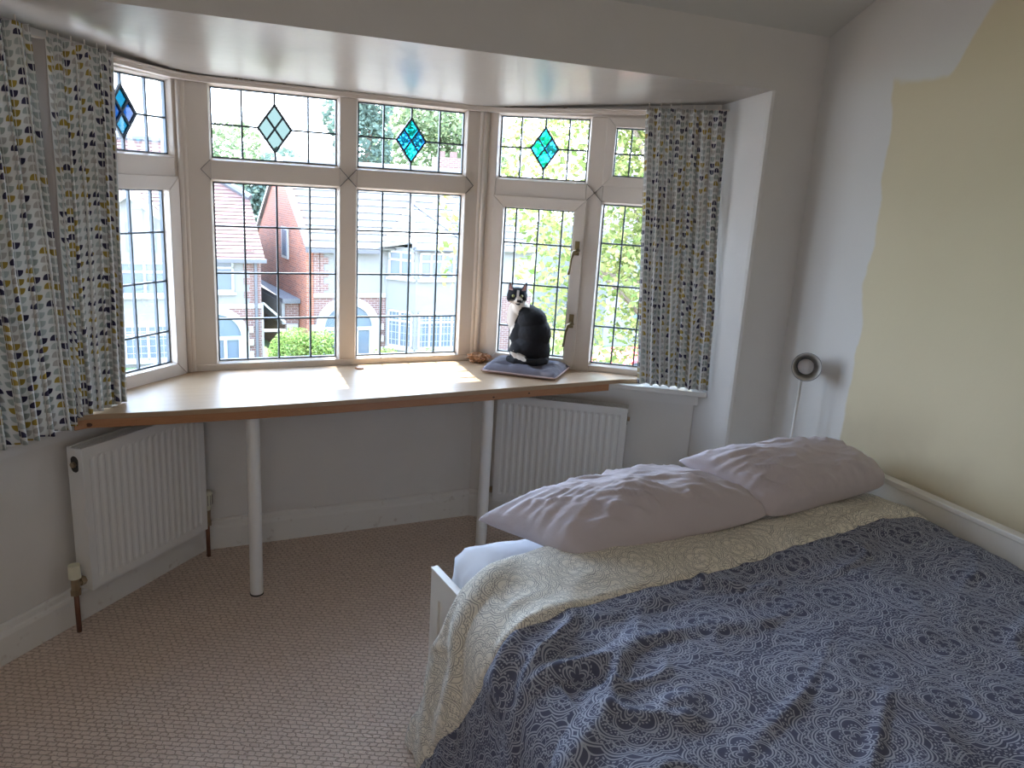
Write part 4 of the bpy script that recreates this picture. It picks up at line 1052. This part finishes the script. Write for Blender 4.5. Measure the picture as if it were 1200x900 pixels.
def arch(parent, uc, r_out, r_in, zs, z0, v, Tf=HT):
    mb = MB(); n = 24; out = [(uc+r_out*math.cos(math.pi*k/n), zs+r_out*math.sin(math.pi*k/n)) for k in range(n+1)]; inn = [(uc+r_in*math.cos(math.pi*k/n), zs+r_in*math.sin(math.pi*k/n)) for k in range(n+1)]
    for k in range(n): mb.prism([out[k], out[k+1], inn[k+1], inn[k]], v-.10, v, T=lambda a, b_, c: Tf(a, c, b_))
    for s_ in (-1, 1):
        a, b_ = sorted((uc+s_*r_in, uc+s_*r_out)); hbox(mb, a, b_, v-.10, v, z0, zs, Tf)
        for k in range(3): q = sorted((uc+s_*r_out, uc+s_*(r_out+.14))); hbox(mb, q[0], q[1], v-.09, v, z0+.15+k*.42, z0+.36+k*.42, Tf)
    a_ = build('door_arch', mb, M['upvc'], parent)
    mb = MB(); mb.prism([(uc-r_in, z0), (uc+r_in, z0)]+[(uc+r_in*math.cos(math.pi*k/n), zs+r_in*math.sin(math.pi*k/n)) for k in range(n+1)], v-.05, v-.031, T=lambda a, b_, c: Tf(a, c, b_)); build('glazing', mb, M['house_glass'], a_)
    mb = MB(); hbox(mb, uc-r_in, uc+r_in, v-.09, v-.05, zs-.06, zs+.06, Tf)
    for u in (uc-r_in+.04, uc-r_in*.36, uc+r_in*.36, uc+r_in-.04): hbox(mb, u-.05, u+.05, v-.09, v-.05, z0, zs, Tf)
    hbox(mb, uc-r_in, uc+r_in, v-.09, v-.05, z0, z0+.12, Tf)
    build('door', mb, M['upvc'], a_)
# ---- left house
lh = empty('house', HT(0, 0, GZ), 'white rendered house with red tiled roof and gabled bay, seen through the left windows', 'house')
mb = MB(); hbox(mb, -9, 2.13, 0, 7, GZ, -.80); build('wall', mb, M['render'], lh)
mb = MB(); hbox(mb, 1.95, 2.15, -.03, 7, GZ, -.85)
for k in range(8): hbox(mb, 1.62 if k % 2 else 1.78, 1.96, -.03, .01, -2.55+k*.22, -2.55+(k+1)*.22)
hbox(mb, -.35, 1.96, -.03, .01, GZ, -2.66); build('brickwork', mb, M['brick_brown'], lh)
mb = MB(); hbox(mb, -.35, 2.17, -.06, .0, -2.66, -2.52); build('string_course', mb, M['upvc'], lh)
sl = 1.0
def lr(u, v): return HT(u, v, -.87+v*sl)
roof('roof', [lr(-9, -.25), lr(2.27, -.25), lr(2.04, 1.62), lr(.99, 2.25), lr(-.5, 3.3), lr(-9, 3.3)], .11, M['tile_red'], lh, .035)
mb = MB(); mb.add([lr(2.27, -.25), lr(2.04, 1.62), HT(2.3, 7, -1), HT(2.3, 3, -.9)], [(0, 1, 2, 3)]); mb.add([lr(-9, 3.3), lr(-.5, 3.3), HT(.99, 4.3, 1.2), HT(2.2, 7, -.9), HT(-9, 7, -.9)], [(0, 1, 2, 3, 4)]); mb.add([lr(2.04, 1.62), lr(.99, 2.25), lr(-.5, 3.3), HT(.99, 4.3, 1.2), HT(2.3, 7, -1)], [(0, 1, 2, 3, 4)]); build('rear_roof', mb, M['tile_red'], lh)
mb = MB(); mb.tube([Vector(lr(2.06, 1.60))+Vector((0, 0, .05)), Vector(lr(.99, 2.25))+Vector((0, 0, .05)), Vector(lr(-.5, 3.3))+Vector((0, 0, .05)), Vector(lr(-9, 3.3))+Vector((0, 0, .05))], .13, 8); build('ridge', mb, M['fascia'], lh)
mb = MB(); hbox(mb, -9, 2.3, -.34, -.24, -1.17, -1.05); mb.tube([HT(1.98, -.12, -1.1), HT(1.98, -.12, GZ)], .05, 8); build('gutter', mb, M['fascia'], lh)
hwindow(lh, .05, 1.32, -2.13, -1.0, 0, 2, .32)
arch(lh, .72, 1.02, .78, -3.62, GZ, 0)
# gabled bay
mb = MB(); gp = [(-2.75, GZ), (-.42, GZ), (-.42, -.10), (-1.58, .78), (-2.75, -.10)]; mb.prism(gp, -.75, 0.2, T=lambda a, b_, c: HT(a, c, b_)); build('gable_bay', mb, M['render'], lh)
mb = MB()
for s_ in (-1, 1):
    a = (-1.58, .98); e_ = (-1.58+s_*1.42, -.10); mb.prism([a, e_, (e_[0], e_[1]-.24), (a[0], a[1]-.26)], -1.0, -.76, T=lambda a_, b_, c: HT(a_, c, b_))
build('bargeboard', mb, M['upvc'], lh)
for s_ in (-1, 1): roof('gable_roof', [HT(-1.58, -.95, 1.0), HT(-1.58, 1.6, 1.0), HT(-1.58+s_*1.5, .8, -.12), HT(-1.58+s_*1.5, -.95, -.12)], .11, M['tile_red'], lh, .03)
for u in (-2.25, -1.6, -.95): mb = MB(); hbox(mb, u-.05, u+.05, -.80, -.75, -.85, .0); build('timber_strip', mb, M['house_glass'], lh)
hwindow(lh, -2.5, -.62, -2.12, -1.12, -.76, 3, .30); hwindow(lh, -2.5, -.62, -4.1, -3.0, -.76, 3, .28, leads=True)
# ---- middle house; its plan is turned a little against the left house
mh = empty('house', HT(6.5, 0, GZ), 'white house with brick side wall and two-storey bay, through the centre windows', 'house')
def MT(u, v, z): return HT(u-.119*v, v, z)
mb = MB(); hbox(mb, 3.86, 12, 0, 6.9, -2.30, -.55, MT); build('wall', mb, M['render'], mh)
mb = MB(); hbox(mb, 3.83, 12, .03, 6.9, GZ, -2.30, MT); hbox(mb, 3.83, 4.05, -.03, .3, -2.3, -.55, MT)
for k in range(8):
    hbox(mb, 4.0, 4.32 if k % 2 else 4.16, -.03, .01, -2.30+k*.22, -2.30+(k+1)*.22, MT)
build('brickwork', mb, M['brick_brown'], mh)
mb = MB(); mb.prism([(0, GZ), (0, -.45), (3.05, 2.05), (7.0, -1.35), (7.0, GZ)], 3.60, 3.84, T=lambda v, z, u: MT(u, v, z)); sw = build('side_wall', mb, M['brick_red'], mh)
mb = MB(); mb.prism([(1.2, -2.0+.95), (2.0, -2.0+.95), (2.0, .05), (1.2, .05)], 3.55, 3.59, T=lambda v, z, u: MT(u, v+.75, z-.22)); b_ = build('side_window', mb, M['upvc'], mh)
mb = MB(); mb.prism([(1.35, -.95), (1.85, -.95), (1.85, -.05), (1.35, -.05)], 3.53, 3.549, T=lambda v, z, u: MT(u, v+.75, z-.22)); build('pane', mb, M['house_glass'], b_)
mb = MB(); mb.prism([(-.25, -.62), (3.05, 2.12), (7.1, -1.35), (7.1, -1.22), (3.05, 2.26), (-.25, -.48)], 3.50, 3.66, T=lambda v, z, u: MT(u, v, z)); build('verge', mb, M['upvc'], mh)
def mr(u, v): return MT(u, v, -.47+.82*v)
roof('roof', [mr(3.5, -.25), mr(12, -.25), mr(12, 3.05), mr(3.5, 3.05)], .23, M['slate'], mh, .065)
mb = MB(); mb.add([mr(3.5, 3.05), mr(12, 3.05), MT(12, 7.1, -1.3), MT(3.5, 7.1, -1.3)], [(0, 1, 2, 3)]); build('rear_roof', mb, M['slate'], mh)
mb = MB(); mb.tube([Vector(mr(3.5, 3.05))+Vector((0, 0, .06)), Vector(mr(12, 3.05))+Vector((0, 0, .06))], .12, 8); build('ridge', mb, M['slate'], mh)
mb = MB(); hbox(mb, 3.5, 6.0, -.36, -.25, -.80, -.68, MT); build('gutter', mb, M['fascia'], mh)
mb = MB(); hbox(mb, 9.7, 10.7, 3.3, 4.0, 1.6, 2.62, MT); ch = build('chimney', mb, M['brick_brown'], mh)
for u in (9.8, 10.3): mb = MB(); hbox(mb, u, u+.2, 3.5, 3.7, 2.62, 2.85, MT); build('chimney_pot', mb, M['tile_red'], ch)
# bay of the middle house
bl, bf0, bf1, br_ = 6.32, 7.02, 8.85, 9.55; bv = -.85
plan = [(bl, 0), (bf0, bv), (bf1, bv), (br_, 0)]
mb = MB(); mb.prism(plan, GZ, -.55, T=lambda a, b_, c: MT(a, b_, c)); build('bay_wall', mb, M['render'], mh)
def seg_T(p, q):
    p = Vector(p); q = Vector(q); d = (q-p).normalized(); n = Vector((-d.y, d.x))
    return lambda u, v, z: MT(p.x+d.x*u+n.x*v, p.y+d.y*u+n.y*v, z), (q-p).length
for k, ncol in ((0, 2), (1, 4), (2, 2)):
    Tf, ln = seg_T(plan[k], plan[k+1])
    hwindow(mh, .10, ln-.08, -1.58, -.68, 0, ncol, .33, Tf); hwindow(mh, .10, ln-.08, -4.02, -2.72, 0, ncol, .28, Tf, leads=True)
ap = mr(7.85, 1.62); e0, e1, e2, e3 = MT(5.9, -.25, -.62), MT(6.82, -1.12, -.58), MT(9.05, -1.12, -.58), MT(9.95, -.25, -.62)
roof('bay_roof', [ap, e1, e2], .20, M['slate'], mh, .045); roof('bay_roof', [ap, e0, e1], .20, M['slate'], mh, .045); roof('bay_roof', [ap, e2, e3], .20, M['slate'], mh, .045)
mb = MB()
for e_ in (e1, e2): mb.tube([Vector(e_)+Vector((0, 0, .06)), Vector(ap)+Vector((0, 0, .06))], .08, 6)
build('hip_tiles', mb, M['hip_shade'], mh)
mb = MB()
for a, b_ in ((e1, e2),): mb.tube([Vector(a)+Vector((0, 0, .0)), Vector(b_)+Vector((0, 0, .0))], .04, 6)
build('bay_gutter', mb, M['fascia'], mh)
mb = MB(); hbox(mb, 3.83, 6.3, -.05, 0, -2.32, -2.18, MT); build('string_course', mb, M['upvc'], mh)
arch(mh, 5.0, 1.10, .82, -3.40, GZ, .03, MT)
# ---- low garage between the houses
ga = empty('garage', HT(3.2, 3, GZ), 'low lean-to garage with flat dark roof between the two houses', 'garage')
gpoly = [(3.02, .8), (3.76, .8), (3.1, 6.4), (2.42, 6.4)]
mb = MB(); mb.prism([(3.02, .8), (3.48, .8), (2.80, 6.4), (2.42, 6.4)], GZ, -2.62, T=lambda a, b_, c: HT(a, b_, c)); build('wall', mb, M['brick_brown'], ga)
mb = MB(); mb.prism([(2.92, .6), (3.50, .6), (2.78, 6.6), (2.30, 6.6)], -2.62, -2.46, T=lambda a, b_, c: HT(a, b_, c)); build('roof', mb, M['fascia'], ga)
mb = MB(); mb.prism([(2.90, .7), (3.0, .7), (2.40, 6.4), (2.30, 6.4)], -3.35, -2.60, T=lambda a, b_, c: HT(a, b_, c)); build('side_cladding', mb, M['render'], ga)
mb = MB(); hbox(mb, 3.06, 3.44, .74, .79, GZ, -3.35); build('garage_door', mb, M['upvc'], ga)
mb = MB(); hbox(mb, 2.16, 2.24, .2, .3, GZ, -2.5); hbox(mb, 2.16, 2.95, .2, .3, -3.5, -3.42); mb.prism([(2.16, -2.5), (2.24, -2.5), (2.95, -3.15), (2.95, -3.25)], .2, .3, T=lambda a, b_, c: HT(a, c, b_)); build('side_gate_frame', mb, M['upvc'], ga)

# ---- foliage
def foliage(rnd, cens, n, size, mb=None):
    """joined leaf quads scattered through ellipsoids"""
    mb = mb or MB(); tw = sum(c[3]*c[4]*c[5] for c in cens)
    for (cx, cy, cz, rx, ry, rz) in cens:
        m_ = int(n*rx*ry*rz/tw)
        for _ in range(m_):
            while True:
                p = Vector((rnd.uniform(-1, 1), rnd.uniform(-1, 1), rnd.uniform(-1, 1)))
                if p.length <= 1: break
            p = p*(p.length**-.35 if p.length > .05 else 1)
            c = Vector((cx+p.x*rx, cy+p.y*ry, cz+p.z*rz)); s_ = size*rnd.uniform(.6, 1.3)
            a = Vector((rnd.gauss(0, 1), rnd.gauss(0, 1), rnd.gauss(0, .6))).normalized(); b_ = a.cross(Vector((rnd.gauss(0, 1), rnd.gauss(0, 1), rnd.gauss(0, 1)))).normalized(); n_ = a.cross(b_)
            o = len(mb.v)
            mb.v += [tuple(c-a*s_*.5), tuple(c+b_*s_*.32+n_*s_*.08), tuple(c+a*s_*.5), tuple(c-b_*s_*.32+n_*s_*.08)]; mb.f.append((o, o+1, o+2)); mb.f.append((o, o+2, o+3))
    return mb
def tree(name, label, base, cens, n, size, m, seed, group=None, branches=True):
    rnd = random.Random(seed); root = empty(name, base, label, 'tree', group)
    mb = foliage(rnd, cens, n, size); build('foliage', mb, m, root, kind='stuff', fixn=False)
    mb = MB(); bx, by, bz = base; top = max(cens, key=lambda c: c[2]); r0 = .06+.02*(top[2]-bz)
    mb.tube([(bx, by, bz-.2), (bx+.1, by, (bz+top[2])/2), (top[0], top[1], top[2])], [r0, r0*.7, r0*.25], 8)
    if branches:
        for c in cens[:6]:
            for k in range(2):
                p = Vector((c[0]+rnd.uniform(-.8, .8)*c[3], c[1]+rnd.uniform(-.8, .8)*c[4], c[2]+rnd.uniform(-.3, .9)*c[5])); q = Vector((bx+.05, by, bz+(c[2]-bz)*rnd.uniform(.4, .9)))
                mb.tube([q, q.lerp(p, .5)+Vector((rnd.uniform(-.2, .2), 0, rnd.uniform(-.1, .3))), p], [r0*.20, r0*.10, r0*.03], 5)
    build('trunk', mb, M['bark'], root); return root
tree('broadleaf_tree', 'bright yellow-green tree filling the view of the right-hand windows', (7.6, 11.0, -3.4),
     [(6.6, 10.5, -.6, 1.9, 1.6, 1.7), (8.6, 10.8, .6, 2.2, 1.8, 2.3), (6.7, 12.2, 1.9, 1.9, 1.9, 1.7), (9.4, 12.5, 3.2, 2.6, 2.2, 2.3), (7.4, 11.5, 3.9, 2.2, 2, 1.4), (5.15, 10.5, .55, .75, .8, .5), (5.0, 11, 1.35, .6, .8, .35), (3.50, 10, 1.25, .50, .6, .28), (3.45, 10, .75, .45, .6, .35), (3.65, 10.3, .3, .35, .5, .2), (8.7, 9.4, -1.7, 1.9, 1.3, 1.3), (3.9, 9.9, 11.2, 2.5, 1.9, 2.0), (5.4, 10.2, 8.6, 2.0, 1.8, 2.2), (6.8, 10.8, 6.2, 2.0, 1.8, 2.0), (2.7, 9.2, 10.8, 1.4, 1.4, 1.4), (2.65, 8.4, 9.4, 1.2, 1.2, 1.0)], 44000, .135, M['leaf_bright'], 5)  # high clusters added out of view to keep sun off the right sill
tree('young_tree', 'thin yellow-leaved sapling in front of the red car', (6.3, 7.6, -3.05), [(6.2, 7.6, -1.1, .75, .6, .9), (6.9, 7.7, -.6, .6, .5, .8), (5.9, 7.8, -.1, .5, .5, .6)], 900, .13, M['leaf_bright'], 9)
tree('conifer', 'dark evergreen tree rising behind the ridge of the middle house', (8.2, 40, -4.5), [(8.3, 40, 3.2, 1.5, 1.5, 2.2), (7.5, 40, 4.6, 1.2, 1.3, 1.2), (8.8, 40, 5.6, 1.0, 1.3, 1.6)], 3400, .30, M['leaf_dark'], 12, 'trees behind the houses')
tree('garden_tree', 'large mid-green tree behind the middle house roof', (12.5, 44, -4.5), [(12.2, 44, 3.6, 3.0, 2, 2.5), (15.2, 44, 3.4, 2.6, 2, 2.6), (13.5, 43, 5.2, 2.5, 2, 1.6)], 6000, .34, M['leaf_mid'], 13, 'trees behind the houses')
tree('garden_tree', 'dark tree in the gap between the red roof and the brick wall', (4.0, 38, -4.5), [(3.6, 38, -.3, 1.5, 1.5, 2.2), (4.2, 38, 1.4, 1.3, 1.4, 1.4), (2.6, 38, .2, 1.2, 1, 1.0)], 4200, .30, M['leaf_dark'], 14, 'trees behind the houses')
tree('garden_tree', 'pale hazy treetop above the red roof at the left', (2.2, 46, -4.5), [(2.5, 46, 2.6, 1.6, 1.5, 1.8), (.6, 46, 2.2, 1.2, 1.5, 1.0)], 1500, .32, M['leaf_mid'], 15, 'trees behind the houses')
tree('added_shade_tree', 'tall tree added out of view, its crown shading the left windows', (-2.6, 9.6, -3.1), [(-2.0, 9.6, 11.2, 2.2, 2.0, 2.2), (-.5, 9.5, 11.2, 1.30, 1.7, 1.6)], 15000, .16, M['leaf_mid'], 21)  # unseen tree added to keep sun off the left of the desk
hr = empty('hedge', (2.9, 22.3, -4.05), 'rounded green hedge in front of the garage', 'hedge')
mb = foliage(random.Random(4), [(2.75, 22.3, -3.35, .75, .6, .75), (3.5, 22.3, -3.40, .85, .6, .72), (3.1, 22.2, -3.5, 1.2, .65, .72)], 9000, .09); build('foliage', mb, M['leaf_hedge'], hr, kind='stuff', fixn=False)
mb = MB(); mb.tube([(3.0, 22.3, -4.1), (3.0, 22.3, -3.5)], .05, 6); build('stem', mb, M['bark'], hr)
for k, (x, y, z, lab) in enumerate(((5.6, 23.2, -4.15, 'small round shrub beside the arched door'), (6.9, 23.0, -4.15, 'low shrub under the left end of the lower bay window'), (8.7, 23.0, -4.1, 'leafy shrub at the right end of the lower bay window'))):
    s_ = empty('shrub', (x, y, z), lab, 'shrub', 'shrubs under the bay of the middle house')
    mb = foliage(random.Random(30+k), [(x, y, z+.35, .45, .35, .38)], 420, .10); build('foliage', mb, M['leaf_hedge'] if k != 1 else M['leaf_mid'], s_, kind='stuff', fixn=False)
    mb = MB(); mb.tube([(x, y, z-.02), (x, y, z+.3)], .02, 6); build('stem', mb, M['bark'], s_)
# low brick garden wall with stone coping
gw = empty('garden_wall', (6.2, 20.2, -3.92), 'low brick garden wall with pale coping in front of the middle house', 'wall')
mb = MB(); mb.box((4.2, 20.1, -3.95), (12, 20.3, -3.55)); build('brickwork', mb, M['brick_brown'], gw)
mb = MB(); mb.box((4.15, 20.05, -3.55), (12.05, 20.35, -3.48)); build('coping', mb, M['pavement'], gw)
# red car parked at the kerb
cr_ = empty('car', (10.7, 17.0, -3.78), 'red hatchback parked at the far kerb, glimpsed low through the right window', 'car')
prof = [(-1.9, .25), (-1.95, .55), (-1.85, .85), (-1.0, .95), (-.45, 1.38), (.75, 1.42), (1.45, 1.02), (1.9, .92), (1.98, .5), (1.9, .25)]
mb = MB(); mb.prism(prof, 17.0-.82, 17.0+.82, T=lambda a, b_, c: (10.7+a, c, -3.78+b_)); build('body', mb, M['car_red'], cr_, bevel=.08)
gl = [(-.88, .96), (-.42, 1.32), (.70, 1.36), (1.22, 1.02)]
mb = MB(); mb.prism(gl, 17.0-.835, 17.0+.835, T=lambda a, b_, c: (10.7+a, c, -3.78+b_)); build('windows', mb, M['car_glass'], cr_)
for wx in (-1.2, 1.25):
    for wy in (-.78, .78):
        mb = MB(); mb.tube([(10.7+wx, 17.0+wy-.09, -3.47), (10.7+wx, 17.0+wy+.09, -3.47)], .31, 20); wh = build('wheel', mb, M['tyre'], cr_)
        mb = MB(); mb.tube([(10.7+wx, 17.0+wy-.10, -3.47), (10.7+wx, 17.0+wy+.10, -3.47)], .18, 16); build('hubcap', mb, M['lamp_metal'], wh)
# pale house beyond the tree on the right
rh = empty('house', (22, 30, -4.5), 'pale house glimpsed behind the leaves at the right', 'house')
mb = MB(); mb.box((15.5, 27, -4.5), (27, 34, .2)); build('wall', mb, M['render'], rh)
roof('roof', [(15.2, 26.7, .1), (27.3, 26.7, .1), (26, 30.5, 3.2), (16.5, 30.5, 3.2)], .25, M['slate'], rh, .05)
T_ = lambda u, v, z: (16+u, 27+v, z)
for u in (.6, 3.2, 6.0):
    hwindow(rh, u, u+1.5, -1.4, -.3, 0, 2, .3, T_); hwindow(rh, u, u+1.5, -3.9, -2.6, 0, 2, .3, T_)

# ------------------------------------------------------------------ daylight portals in the window openings
for key, u0, u1 in (('L', -.98, 0), ('C', 0, 1.22), ('R', 0, .98)):
    ld = bpy.data.lights.new('window_portal', 'AREA'); ld.shape = 'RECTANGLE'; ld.size = u1-u0; ld.size_y = 1.2; ld.cycles.is_portal = True
    lo = bpy.data.objects.new('window_portal', ld); col.objects.link(lo)
    c = FT(key)((u0+u1)/2, .10, 1.36); a = R(FAC[key][1]); nin = Vector((math.sin(a), -math.cos(a), 0))
    lo.location = c; lo.rotation_euler = (-nin).to_track_quat('Z', 'Y').to_euler()
